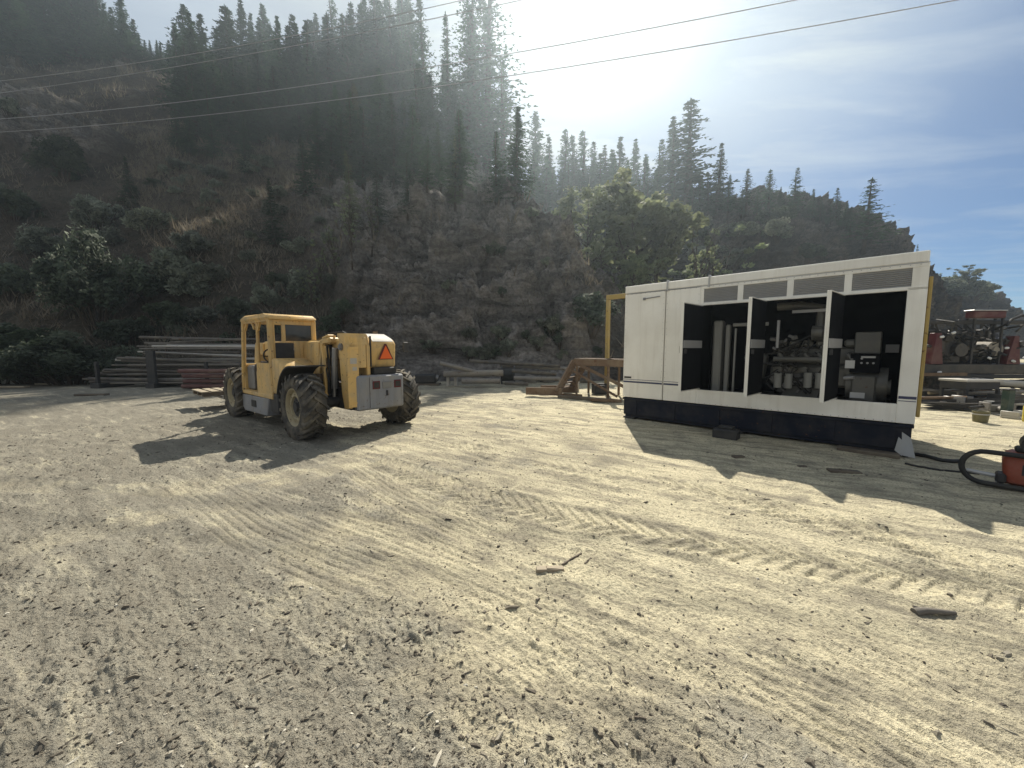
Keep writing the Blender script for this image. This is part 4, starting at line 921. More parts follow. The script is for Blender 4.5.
# pallet carried on the forks: its own thing
ca, sa = math.cos(TH_RZ), math.sin(TH_RZ)
def th_w(x, y, z=0): return Vector((TH_O[0] + ca * x - sa * y, TH_O[1] + sa * x + ca * y, z))
pa_ = thing('wooden_pallet', 'weathered pale wooden pallet raised on the forks of the yellow machine', 'pallet', th_w(4.10, .62, .336), TH_RZ)
for k in range(7): MB().box((0, -.66 + .22 * k, .135), (1.1, .16, .025), (0, 0, random.uniform(-.6, .6)), .003).build('deck_board', M['wood'], pa_)
for x in (-.48, 0, .48): MB().bx(x - .05, x + .05, -.72, .72, .026, .12, .004).build('stringer', M['wood_dark'], pa_)
for y in (-.62, 0, .62): MB().bx(-.55, .55, y - .06, y + .06, 0, .024, .003).build('bottom_board', M['wood'], pa_)

# ================================================================== GENERATOR IN ITS ENCLOSURE
GA = Vector((2.525, 8.727, 0)); G_RZ = math.atan2(-0.704, 0.711); GL, GD, GH = 4.62, 1.95, 2.96
gen = thing('generator_set', 'large off-white generator enclosure with three open doors on a dark blue base', 'generator', GA, G_RZ)
Wp = M['white_paint']
bt = MB(); bt.bx(.02, GL - .02, .02, GD, .10, .47, .012)
for x in (.3, 1.15, 2.0, 2.85, 3.7, 4.4): bt.bx(x - .04, x + .04, .0, .02, .12, .44)
bt.bx(.0, GL, -.008, GD + .01, .44, .485, .006).bx(.05, GL - .05, .05, GD - .03, .05, .11)
bt.build('fuel_tank_base', M['navy'], gen)
for x in (.15, 2.3, 4.45): MB().bx(x - .14, x + .14, .03, GD - .05, -.03, .052, .01).build('skid_foot', M['black_metal'], gen)
bod = MB()
t_ = .05
bod.bx(0, .91, 0, t_, .50, 2.78, .008)                                        # left panel
bod.bx(.925, 1.60, 0, t_, .50, 2.78, .008)                                    # second left panel
bod.bx(1.60, 4.42, 0, t_, .50, .78, .006)                                     # sill under the doors
bod.bx(4.42, GL, 0, t_, .50, 2.46, .006)                                      # right post
bod.bx(1.60, GL, .0, t_, 2.42, 2.475, .006)                                   # lintel
bod.bx(1.60, GL, .0, t_, 2.735, 2.79, .006)                                   # band above louvres
for x in (1.60, 2.285, 3.03, 3.766, 4.50): bod.bx(x - (.0 if x == 1.6 else .045), x + (.06 if x == 1.6 else .045 if x < 4.4 else .115), .004, t_ - .004, 2.47, 2.74)
for x in (2.64, 3.68): bod.bx(x - .04, x + .04, .003, t_, .775, 2.425)        # door posts
bod.bx(0, t_, t_, GD, .50, 2.79, .006); bod.bx(GL - t_, GL, t_, GD, .50, 2.79, .006); bod.bx(t_, GL - t_, GD - .05, GD, .50, 2.79)
bod.build('enclosure_walls', Wp, gen)
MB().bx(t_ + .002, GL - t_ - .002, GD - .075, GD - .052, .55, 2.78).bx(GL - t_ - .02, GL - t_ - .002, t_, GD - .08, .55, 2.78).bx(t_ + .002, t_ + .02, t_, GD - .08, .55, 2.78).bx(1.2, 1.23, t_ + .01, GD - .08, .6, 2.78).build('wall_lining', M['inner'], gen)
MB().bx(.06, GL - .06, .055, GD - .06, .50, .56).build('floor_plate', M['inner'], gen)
rf = MB(); rf.bx(0, GL - .01, -.008, GD, 2.80, 2.955, .012); rf.build('roof', Wp, gen)
rl = MB()
for x in (.95, 1.75): rl.bx(x - .012, x + .012, -.035, .05, 2.76, 2.985)
rl.bx(.0, GL, -.004, .0, 2.788, 2.80)
rl.build('roof_seam', M['silver'], gen)
rv = MB()
for k in range(44): rv.box((.06 + k * .104, -.003, 2.772), (.012, .006, .012), None, .002)
for x in (.03, .88, .955, 1.57):
    for k in range(14): rv.box((x, -.003, .98 + k * .128), (.011, .006, .011), None, .002)
for k in range(28): rv.box((1.66 + k * .101, -.003, .52), (.012, .006, .012), None, .002)
rv.build('rivet', M['silver'], gen)
for x0, x1 in ((1.66, 2.24), (2.33, 2.985), (3.075, 3.72), (3.81, 4.455)):
    lo = MB(); lo.bx(x0, x1, .035, .045, 2.475, 2.735)
    for k in range(9): lo.box(((x0 + x1) / 2, .022, 2.49 + .0285 * k), (x1 - x0, .028, .006), (35, 0, 0))
    lo.build('louvre_panel', M['silver'], gen)
hdl = MB(); hdl.box((.62, -.012, 2.66), (.36, .012, .018), (0, -4, 0)).box((.46, -.02, 2.645), (.06, .02, .05), None, .005); hdl.build('panel_bracket', M['steel'], gen)
for z0, z1 in ((.83, .865), (.895, .905)):
    MB().bx(.01, .90, -.004, -.0005, z0, z1).build('stripe', M['blue'], gen); MB().bx(.935, 1.59, -.004, -.0005, z0, z1).build('stripe', M['blue'], gen)
MB().bx(4.43, GL - .005, -.004, -.0005, .86, .90).build('stripe', M['blue'], gen); MB().bx(4.43, GL - .005, -.004, -.0005, .825, .835).build('stripe', M['blue'], gen)
MB().bx(.03, .20, -.004, -.0005, .925, .965).build('emblem_plate', M['black_metal'], gen)
# doors: swung out a little past square; white edge, dark lining, silver band
for hx, ln, ang in ((1.645, .82, 94), (2.69, .80, 93), (3.725, .84, 96)):
    d = thing('door', None, None); d.parent = gen; d.location = (hx, -.01, .80); d.rotation_euler.z = -R(ang)
    k = MB(); k.bx(0, ln, -.030, 0, 0, 1.62, .005).bx(ln - .012, ln, .0, .022, 0, 1.62).bx(0, ln - .013, 0, .022, -.0, .012).bx(0, ln - .013, 0, .022, 1.608, 1.62); k.build('door_leaf', Wp, d)
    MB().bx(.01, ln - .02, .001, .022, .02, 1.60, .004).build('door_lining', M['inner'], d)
    MB().bx(.02, ln - .03, .0225, .034, .80, .94, .003).build('reinforcing_band', M['silver'], d)
    hn = MB(); hn.bx(ln - .09, ln - .04, .034, .07, .70, .78, .005).bx(ln - .10, ln - .05, -.060, -.030, .70, .84, .008).cyl((0, -.02, .15), (0, -.02, .25), .018, 8).cyl((0, -.02, 1.4), (0, -.02, 1.5), .018, 8); hn.build('latch', M['black_metal'], d)
# bay 1: radiator end, white filter columns, pipework
q = MB(); q.bx(1.70, 1.86, .50, .75, .58, 2.15, .03).bx(1.93, 2.01, .50, .62, .62, 2.06, .02); q.build('air_cleaner_column', M['column'], gen)
q = MB(); q.bx(2.10, 2.13, .48, .52, .62, 1.98).tube([(2.06, .52, 2.05), (2.3, .52, 2.05), (2.64, .56, 2.05)], .035, 8).tube([(2.36, .52, .66), (2.36, .52, 1.95)], .02, 6).tube([(2.5, .5, 1.3), (2.42, .55, 1.6), (2.55, .6, 1.95)], .04, 8); q.build('coolant_pipe', M['column'], gen)
q = MB(); q.box((2.52, .6, 1.25), (.22, .3, .5), (0, 8, 0), .05).box((2.46, .45, .92), (.14, .2, .34), (0, -10, 0), .04).cyl((2.42, .36, 1.42), (2.42, .52, 1.42), .10, 14).cyl((2.5, .34, 1.05), (2.5, .5, 1.05), .08, 14); q.build('belt_drive', M['engine'], gen)
MB().bx(1.75, 2.62, .4, 1.6, .57, .70, .01).build('radiator_base', M['black_metal'], gen)
MB().bx(2.2, 2.5, .30, .42, .60, .66, .01).build('drip_tray', M['silver'], gen)
# bay 2: diesel engine
q = MB(); q.bx(2.70, 4.0, .60, 1.35, .92, 1.30, .05).bx(2.78, 3.9, .68, 1.25, 1.30, 1.62, .04); q.bx(2.9, 3.5, .55, .62, .70, .95, .02)
for k in range(6): q.box((2.86 + .19 * k, .70, 1.68), (.15, .26, .12), None, .03); q.cyl((2.86 + .19 * k, .57, 1.22), (2.86 + .19 * k, .50, 1.22), .05, 10)
q.build('engine_block', M['engine'], gen)
q = MB()
for k in range(6): q.tube([(2.86 + .19 * k, .60, 1.5), (2.86 + .19 * k, .46, 1.48), (2.92 + .19 * k, .42, 1.40)], .035, 8)
q.tube([(2.78, .42, 1.40), (3.55, .42, 1.40)], .045, 10); q.build('manifold', M['engine'], gen)
q = MB()
for k, (x, z) in enumerate(((2.86, 1.02), (3.02, 1.02), (3.30, 1.05), (3.46, 1.05))): q.cyl((x, .44, z - .14), (x, .44, z + .12), .062, 12)
q.build('filter_canister', M['column'], gen)
q = MB(); q.cyl((3.30, .55, 1.86), (3.52, .55, 1.86), .13, 16).cyl((3.36, .42, 1.86), (3.46, .42, 1.86), .10, 14).tube([(3.4, .55, 1.95), (3.4, .6, 2.3), (3.1, .65, 2.36), (2.75, .65, 2.36)], .07, 10); q.build('turbocharger', M['engine'], gen)
q = MB(); rq = random.Random(9)
for k in range(30):
    x0 = rq.uniform(2.75, 3.6); z0 = rq.uniform(.95, 1.7); q.tube([(x0, .50, z0), (x0 + rq.uniform(-.15, .15), .38 + rq.uniform(0, .08), z0 + rq.uniform(-.12, .12)), (x0 + rq.uniform(-.3, .3), .48, z0 + rq.uniform(-.3, .3))], rq.uniform(.008, .02), 6)
q.build('wiring_loom', M['black_plain'], gen)
q = MB(); rq = random.Random(4)
for k in range(46): q.box((rq.uniform(2.72, 3.64), .50 + rq.uniform(0, .05), rq.uniform(.80, 1.80)), (rq.uniform(.03, .12), .08, rq.uniform(.02, .09)), (rq.uniform(-30, 30), rq.uniform(-40, 40), rq.uniform(-30, 30)), .006)
q.build('engine_fittings', M['steel'], gen)
MB().bx(3.0, 3.62, .5, .54, 2.22, 2.27).bx(2.80, 2.84, .42, .47, 1.6, 2.1).build('support_bar', M['silver'], gen)
MB().bx(2.7, 4.35, .55, 1.4, .57, .72, .02).build('engine_rail', M['black_metal'], gen)
# bay 3: alternator with control cabinet
q = MB(); q.bx(3.86, 4.18, .42, 1.1, .72, 1.16, .03).cyl((3.80, .72, 1.0), (4.30, .72, 1.0), .28, 20).cyl((4.18, .60, .98), (4.34, .60, .98), .12, 14); q.build('alternator', M['engine'], gen)
MB().bx(3.84, 4.20, .40, .80, 1.20, 1.50, .01).build('control_cabinet', M['inner'], gen)
MB().bx(3.87, 4.19, .55, .80, 1.505, 1.86, .012).build('terminal_box', M['engine'], gen)
for (x0, x1, z0, z1) in ((3.87, 4.05, .79, .88), (3.78, 3.90, 1.27, 1.40)): MB().bx(x0, x1, .385, .392, z0, z1).build('label_plate', M['label_white'], gen)
q = MB()
for x, z in ((3.98, 1.36), (4.05, 1.36), (4.12, 1.36), (3.98, 1.43)): q.cyl((x, .398, z), (x, .38, z), .016, 8)
q.bx(3.97, 4.14, .39, .397, 1.44, 1.47).tube([(3.78, .45, 1.10), (3.90, .40, 1.12)], .03, 8); q.build('gauge', M['silver'], gen)
MB().bx(4.23, 4.40, 1.5, 1.53, 1.52, 1.66).build('reinforcing_band', M['silver'], gen)
# torn sheet at the base corner, supports on the ground
sh = MB(); sh.face([(4.50, -.03, .38), (4.60, -.035, .30), (4.66, -.05, .02), (4.52, -.06, .04)]); sh.face([(4.47, -.035, .30), (4.55, -.045, .22), (4.52, -.065, .03), (4.44, -.06, .10)])
tag(sh.build('plastic_sheet', M['sheet'], None, loc=GA, rz=G_RZ), 'torn pale plastic sheet hanging at the right corner of the dark blue base', 'plastic sheet')
def g_w(x, y, z=0):
    return Vector((GA.x + math.cos(G_RZ) * x - math.sin(G_RZ) * y, GA.y + math.sin(G_RZ) * x + math.cos(G_RZ) * y, z))
p = gnd(726, 438); b_ = MB().box((0, 0, .08), (.40, .24, .18), None, .02).bx(-.12, .12, -.08, .08, .17, .22, .01).build('support_block', M['black_metal'], None, loc=p, rz=G_RZ); tag(b_, 'black support block on the ground against the middle of the dark blue base', 'block')
p = g_w(4.15, -.12); b_ = MB().bx(-.35, .35, -.1, .1, 0, .06, .008).build('timber_plank', M['wood_dark'], None, loc=p, rz=G_RZ + .03); tag(b_, 'dark timber plank lying along the right end of the dark blue base', 'plank')
# yellow frame behind: left upright with top beam, right upright
yf = thing('yellow_frame', 'yellow steel portal frame standing behind the off-white enclosure', 'steel frame', g_w(0, GD + .35), G_RZ)
PL = at_depth(607, 365, 13.4); PL.z = 0
inv = Matrix.Rotation(-G_RZ, 4, 'Z'); L0 = inv @ (PL - yf.location)
q = MB(); q.bx(L0.x - .06, L0.x + .06, L0.y - .06, L0.y + .06, 0, 3.24, .008); q.build('upright', M['yellow_frame'], yf)
q = MB(); q.bx(L0.x - .06, GL + .6, L0.y - .06, L0.y + .06, 3.055, 3.14, .008) if False else q.bx(L0.x - .06, L0.x + 1.6, L0.y - .055, L0.y + .055, 3.245, 3.40, .008)
q.build('top_beam', M['yellow_frame'], yf)
q = MB(); q.box((L0.x + 1.5, L0.y, 1.5), (.10, .10, 3.0), None, .008); q.build('upright', M['yellow_frame'], yf)
PRt = g_w(GL + .035, .40)
q = MB(); q.bx(-.03, .012, -.33, .9, .60, 2.60, .008); ep = q.build('end_door', M['yellow_frame'], None, loc=PRt, rz=G_RZ)
ep.parent = gen; ep.location = inv @ (PRt - GA); ep.rotation_euler.z = 0
# ================================================================== POLE STACK, STEEL, RIG, DEBRIS
def pole(P, Q, r, m, label, group=None, name='steel_pipe', cat='pipe', seg=10, hollow=True):
    P, Q = Vector(P), Vector(Q); c = (P + Q) / 2; mb = MB()
    n = 5; pts = [P - c + (Q - P) * i / n + Vector((0, 0, 0.0)) for i in range(n + 1)]
    mb.tube(pts, r, seg)
    if hollow:
        d = (Q - P).normalized()
        for e, s in ((P - c, -1), (Q - c, 1)): mb.cyl(e + d * s * .001, e + d * s * .012, r * .78, seg)
    o = mb.build(name, m, None, 40, loc=c); return tag(o, label, cat, group)
rp = random.Random(12)
def stack(x0, x1, Y, rows, z0, dz, mats, group, labels, r=(.03, .075), rake=0.0, step=0.10, per=3, stagger=1.6):
    k = 0
    for i in range(rows):
        z = z0 + dz * i
        for j in range(per):
            Yj = Y + j * .30 + i * step + rp.uniform(-.04, .04)
            a = at_depth(x0, 350, Yj).x + rp.uniform(-.3, stagger) + .22 * i; b_ = at_depth(x1, 350, Yj).x + rp.uniform(-1.2, .2)
            rr = rp.uniform(*r)
            zz = z + rp.uniform(-.02, .02)
            pole((a, Yj, zz + rp.uniform(-.10, .14) + rake), (b_, Yj + rp.uniform(-.2, .2), zz - rake + rp.uniform(-.20, .10)), rr, rp.choice(mats), labels(i, j, k), group); k += 1
GP = 'long pipes stacked on the rack behind the yellow machine'
lvl = ['lowest layer'] + [w + ' layer up' for w in ('second', 'third', 'fourth', 'fifth', 'sixth', 'seventh', 'eighth', 'ninth', 'tenth', 'eleventh')] + ['top layer']
stack(84, 262, 15.6, 12, .20, .158, [M['pipe'], M['pipe_dark'], M['pipe_dark'], M['pipe_pale'], M['pipe_dark'], M['dead_wood']], GP,
      lambda i, j, k: '%s weathered pipe in the %s of the long stack by the cab' % (('front', 'middle', 'rear')[j], lvl[i]))
for i, (x, lab) in enumerate([(95, 'dark steel stanchion at the left end of the long pipe stack'), (150, 'tall dark steel stanchion in front of the middle of the long pipe stack'), (205, 'dark steel stanchion of the pipe stack close to the yellow cab')]):
    P = at_depth(x, 350, 15.42); P.z = 0
    s_ = thing('stanchion', lab, 'rack post', P)
    MB().bx(-.05 if i != 1 else -.16, .05 if i != 1 else .16, -.06, .06, 0, 1.05 if i != 1 else 1.5, .01).build('post', M['black_metal'], s_); MB().bx(-.18, .18, -.15, 1.3, 0, .18, .01).build('foot_beam', M['black_metal'], s_)
for k in range(7):
    x0, x1 = 176 + rp.uniform(0, 6), 246; Yj = 14.9 - .1 * (k // 3) ; z = .12 + .20 * (k // 2); a = at_depth(x0, 350, Yj).x; b_ = at_depth(x1, 350, Yj).x
    pole((a, Yj + .22 * (k % 2), z), (b_, Yj + .22 * (k % 2), z), .085, M['pipe_red'], '%s red-brown pipe, level %s of the small stack by the wheel' % (('front', 'rear')[k % 2], ('one', 'two', 'three', 'four')[k // 2]), 'red-brown pipes by the front wheel')
# scraps at the left edge
for k, (x, y, m_, ln, lab) in enumerate([(3, 384, 'pipe_pale', .9, 'pale broken beam lying at the left edge of the yard'), (14, 388, 'wood', 1.1, 'grey board lying near the left edge before the dark bush'), (44, 385, 'wood', .7, 'pale stub of timber in front of the dark bush'), (92, 396, 'wood_dark', .9, 'dark board flat on the dirt left of the pipe stack')]):
    P = gnd(x, y); o = MB().box((0, 0, .10 if k == 0 else .05), (ln, .22, .18 if k == 0 else .07), (0, 0, 0), .015).build('scrap_timber', M[m_], None, loc=P, rz=rp.uniform(-.3, .3)); tag(o, lab, 'timber')
# ---- steel and logs in the middle distance
def on(x, y, z=0): return gnd(x, y, z)
def span(xa, ya, xb, yb, Y, r, m_, label, name='steel_pipe', cat='pipe', group=None, Y2=None):
    return pole(at_depth(xa, ya, Y), at_depth(xb, yb, Y2 or Y), r, M[m_], label, group, name, cat)
span(440, 363, 476, 372, 15.6, .09, 'pipe', 'pale pipe sloping down across the trestle in the middle of the yard edge', Y2=15.9)
span(444, 374, 503, 373, 15.9, .14, 'pipe', 'thick pale pipe lying level on the trestle right of the yellow machine')
span(462, 381, 500, 381, 15.6, .11, 'pipe', 'grey pipe on the ground under the thick pale pipe')
span(512, 371, 556, 374, 16.2, .08, 'pipe_dark', 'upper grey pipe of the pair left of the rusty stairs'); span(514, 378, 560, 379, 16.0, .09, 'pipe', 'lower pale pipe of the pair left of the rusty stairs')
span(470, 361, 560, 366, 17.4, .08, 'pipe_dark', 'long dark pipe behind the trestle at the slope foot'); span(500, 365, 590, 370, 17.6, .09, 'pipe', 'long grey pipe behind the rusty stairs at the slope foot')
span(505, 383, 528, 384, 15.6, .08, 'pipe_dark', 'short dark pipe end in front of the pipe pair')
P = gnd(452, 386); tr = thing('trestle', 'short grey steel trestle carrying the pale pipes', 'trestle', P)
for x in (-.16, .16): MB().bx(x - .06, x + .06, -.08, .08, 0, .50, .01).build('leg', M['pipe_pale'], tr)
MB().bx(-.32, .32, -.1, .1, .50, .58, .01).build('crossbar', M['steel'], tr)
P = gnd(426, 385); t_ = thing('machine_part', 'black gearbox-like machine part on the ground just right of the rear wheel', 'machine part', P)
MB().box((0, 0, .28), (.9, .5, .40), None, .06).build('housing', M['black_metal'], t_); MB().cyl((-.5, 0, .3), (.55, 0, .3), .13, 14).build('shaft', M['steel'], t_); MB().bx(-.6, .6, -.3, .3, 0, .08, .01).build('skid', M['wood_dark'], t_)
P = gnd(508, 384); t_ = thing('winch_drum', 'black flanged drum between the thick pale pipe and the pipe pair', 'drum', P)
MB().cyl((-.25, 0, .42), (.25, 0, .42), .28, 18).build('barrel', M['black_plain'], t_)
for x in (-.28, .28): MB().cyl((x - .03, 0, .42), (x + .03, 0, .42), .42, 22).build('flange', M['black_metal'], t_)
for k, (x, y, lab) in enumerate([(478, 362, 'pale rock at the slope foot above the trestle'), (530, 364, 'grey rock at the slope foot above the pipe pair'), (548, 367, 'small grey rock beside the long pipe at the slope foot'), (420, 374, 'dark rock at the slope foot right of the rear wheel'), (585, 372, 'dark rock behind the rusty stairs')]):
    P = gnd(x, 383); P = Vector((P.x, 18.2, 0)) if False else at_depth(x, 372, 18.0); P.z = .1
    r_ = MB(); bmesh.ops.create_icosphere(r_.bm, subdivisions=3, radius=.38)
    for v_ in r_.bm.verts:
        nn = noise3(np.array([[v_.co.x * 2.2 + 9 * k, v_.co.y * 2.2, v_.co.z * 2.2]]))[0]; v_.co *= 1 + .55 * nn; v_.co.z *= .75
    o = r_.build('rock', M['pipe'] if k % 2 else M['pipe_dark'], None, 25, loc=P); tag(o, lab, 'rock')
# ---- rusty stairs lying beside the enclosure
st_ = thing('steel_stairs', 'rusty steel stair flight with platform frame left of the off-white enclosure', 'stairs', (0, 0, 0))
A0 = gnd(528, 388); A0.z = .30; A1 = at_depth(574, 362, 12.9); A2 = at_depth(640, 364, 11.6)
st_.location = (A0.x, A0.y, 0)
def rel(p): return Vector(p) - st_.location
def bar(name, p, q, w, h, m_=M['rusty']):
    p, q = rel(p), rel(q); d = q - p; k = MB(); k.box((p + q) / 2, (d.length, w, h), d.to_track_quat('X', 'Z').to_matrix(), .008); return k.build(name, m_, st_)
off = Vector((.55, .75, 0))
A00 = gnd(526, 391, .18)
for o_ in (Vector((0, 0, 0)), off):
    bar('stringer', A00 + o_, Vector((A00.x + 1.15, A00.y - .35, .20)) + o_, .07, .24); bar('stringer', Vector((A00.x + 1.0, A00.y - .30, .16)) + o_, A1 + o_, .07, .26); bar('platform_beam', A1 + o_, A2 + o_, .07, .22)
B0 = Vector((A00.x + 1.0, A00.y - .30, .16))
for k in range(6):
    c_ = B0.lerp(A1, (k + .5) / 6); bar('tread', c_ + Vector((0, 0, .04)), c_ + off + Vector((0, 0, .04)), .22, .03)
for f_ in (0.05, .55, 1.0):
    c_ = A1.lerp(A2, f_); bar('leg', Vector((c_.x, c_.y, 0)), c_, .07, .07); c2 = c_ + off; bar('leg', Vector((c2.x, c2.y, 0)), c2, .07, .07)
bar('brace', A1 + Vector((.1, -.05, -.05)), Vector((A2.x + .1, A2.y - .1, .15)), .06, .10); bar('brace', A1 + Vector((-.2, -.05, -.2)), Vector((A2.x - .6, A2.y + .2, .10)), .05, .07)
k = MB(); pa0, pa1 = rel(A1), rel(A2); k.face([pa0 + Vector((0, 0, .12)), pa1 + Vector((0, 0, .12)), pa1 + off + Vector((0, 0, .12)), pa0 + off + Vector((0, 0, .12))]); bmesh.ops.solidify(k.bm, geom=k.bm.faces[:], thickness=.03); k.build('platform_plate', M['rusty'], st_)
for k, (x, y, ln, a, lab) in enumerate([(560, 396, 1.5, -.5, 'rusty flat bar on the dirt in front of the stair flight'), (585, 400, 1.8, -.55, 'dark timber along the ground below the stair platform'), (606, 402, .9, -.4, 'short rusty angle piece at the corner of the enclosure base')]):
    o = MB().box((0, 0, .05), (ln, .14, .09), None, .01).build('scrap_bar', M['rusty'] if k != 1 else M['wood_dark'], None, loc=gnd(x, y), rz=a); tag(o, lab, 'metal scrap')
for k, (x, y, lab) in enumerate([(571, 392, 'small pale crate fragment under the stair platform'), (600, 394, 'dark steel block under the stair platform by the enclosure')]):
    q = MB(); q.box((0, 0, .17), (.5, .35, .3), (0, 0, 12), .02).bx(-.3, .3, -.04, .04, .32, .37); tag(q.build('scrap_block', M['pipe_pale'] if k == 0 else M['black_metal'], None, loc=gnd(x, y)), lab, 'scrap block')
# ---- drill rig at the right edge
YR = 11.8
P0 = at_depth(975, 395, YR); P0.z = 0
rig = thing('drill_rig', 'dark red drilling rig with canopy and clutter of machinery at the right edge', 'drill rig', P0)
def rx(x): return at_depth(x, 350, YR).x - P0.x
def rz_(y): return at_depth(975, y, YR).z
def rbox(name, xa, xb, ya, yb, d0, d1, m_, bev=.02): return MB().bx(rx(xa), rx(xb), d0, d1, rz_(yb), rz_(ya), bev).build(name, m_, rig)
rbox('deck_frame', 922, 1060, 364, 374, -.1, 1.3, M['rig_part']); rbox('deck_beam', 924, 1060, 374, 378, -.2, -.1, M['black_metal'])
cp = MB(); cp.bx(rx(969), rx(1001), -.05, .22, rz_(318), rz_(311), .03); cp.build('canopy_roof', M['red'], rig); MB().bx(rx(968), rx(1001.5), -.06, .23, rz_(311) + .003, rz_(309.8), .01).build('canopy_edge', M['silver'], rig)
for x in (971, 999): 
    for y in (-.01, .18): MB().bx(rx(x) - .025, rx(x) + .025, y - .025, y + .025, rz_(364), rz_(318.3)).build('canopy_post', M['black_metal'], rig)
rbox('tool_beam', 926, 1045, 320, 324, .1, .25, M['black_metal']); rbox('tool_beam', 930, 1010, 329, 332, .2, .32, M['black_metal'])
for x0, x1, x2 in ((928, 940, 934), (1003, 1017, 1011)):
    k = MB(); za, zb = rz_(364), rz_(333 if x0 < 950 else 336)
    k.prism([(rx(x0), za), (rx(x1), za), (rx(x2) + .06, zb), (rx(x2) - .08, zb)], 'y', -.12, .1, .01); k.build('side_bracket', M['red'], rig)
en = MB(); en.bx(rx(950), rx(966), .1, .9, rz_(364), rz_(338), .05).bx(rx(968), rx(982), .3, 1.0, rz_(364), rz_(331), .04).box((rx(958), .2, rz_(334)), (.4, .3, .2), (0, 10, 0), .04).cyl((rx(960), -.05, rz_(350)), (rx(960), .1, rz_(350)), .2, 16); en.build('engine', M['rig_part'], rig)
for xa in (944, 978, 1006):
    k = MB()
    for dx in (-.16, .16): k.box((rx(xa) + dx, .55, (rz_(364) + rz_(322)) / 2), (.05, .05, rz_(322) - rz_(364)))
    for j in range(5):
        za = rz_(364) + (rz_(322) - rz_(364)) * j / 5; zb = za + (rz_(322) - rz_(364)) / 5; k.bx(rx(xa) - .16, rx(xa) + .16, .54, .56, zb - .03, zb); k.tube([(rx(xa) - .16, .55, za), (rx(xa) + .16, .55, zb)] if j % 2 else [(rx(xa) + .16, .55, za), (rx(xa) - .16, .55, zb)], .02, 6)
    k.build('lattice_mast', M['black_metal'], rig)
MB().bx(rx(926), rx(1040), .9, 1.25, rz_(364), rz_(336), .04).build('rear_housing', M['black_metal'], rig)
MB().bx(rx(942), rx(949), .1, .5, rz_(364), rz_(330), .02).build('hydraulic_tank', M['rig_part'], rig)
rd = MB(); rd.cyl((rx(995), 0, rz_(350)), (rx(995), .5, rz_(350)), .26, 22).cyl((rx(995), -.04, rz_(350)), (rx(995), 0, rz_(350)), .10, 14); rd.build('winch_drum', M['pipe'], rig)
rm = MB()
for k in range(46):
    xa = rp.uniform(930, 1015); za = rp.uniform(326, 362); xb = xa + rp.uniform(-14, 14); zb = za + rp.uniform(-16, 16)
    rm.tube([(rx(xa), rp.uniform(-.1, .3), rz_(za)), (rx((xa + xb) / 2) + rp.uniform(-.1, .1), rp.uniform(-.2, .2), rz_((za + zb) / 2) + rp.uniform(-.1, .15)), (rx(xb), rp.uniform(0, .4), rz_(min(zb, 363)))], rp.uniform(.015, .035), 6)
rm.build('hydraulic_hoses', M['black_plain'], rig)
rm = MB()
for k in range(44): rm.box((rx(rp.uniform(930, 1018)), rp.uniform(-.05, .5), rz_(rp.uniform(330, 361))), (rp.uniform(.08, .35), rp.uniform(.1, .3), rp.uniform(.06, .25)), (rp.uniform(-20, 20), rp.uniform(-20, 20), rp.uniform(-20, 20)), .015)
rm.build('machinery', M['rig_part'], rig)
for x in (936, 962): 
    w_ = MB(); w_.lathe([(.12, -.13), (.40, -.14), (.46, -.08), (.46, .08), (.40, .14), (.12, .13)], (rx(x), .35, .46), 'y', 24, True); w_.build('wheel', M['tyre'], rig)
for x in (928, 985, 1012): MB().bx(rx(x) - .06, rx(x) + .06, .4, .55, 0, rz_(372), .01).build('support_leg', M['black_metal'], rig)
k = MB(); k.tube([(rx(1008), .1, rz_(325)), (rx(1013), .1, rz_(319)), (rx(1022), .1, rz_(315)), (rx(1034), .1, rz_(316)), (rx(1040), .1, rz_(330))], .04, 8); k.build('boom_hose', M['black_plain'], rig)
for (xa, ya) in ((946, 333), (1000, 348), (1008, 361), (984, 358), (935, 337), (1019, 358), (936, 372)):
    k = MB(); k.box((rx(xa), -.16, rz_(ya)), (.12, .06, .07), (0, rp.uniform(-20, 20), 0), .02); k.build('bright_fitting', M['label_white'], rig)
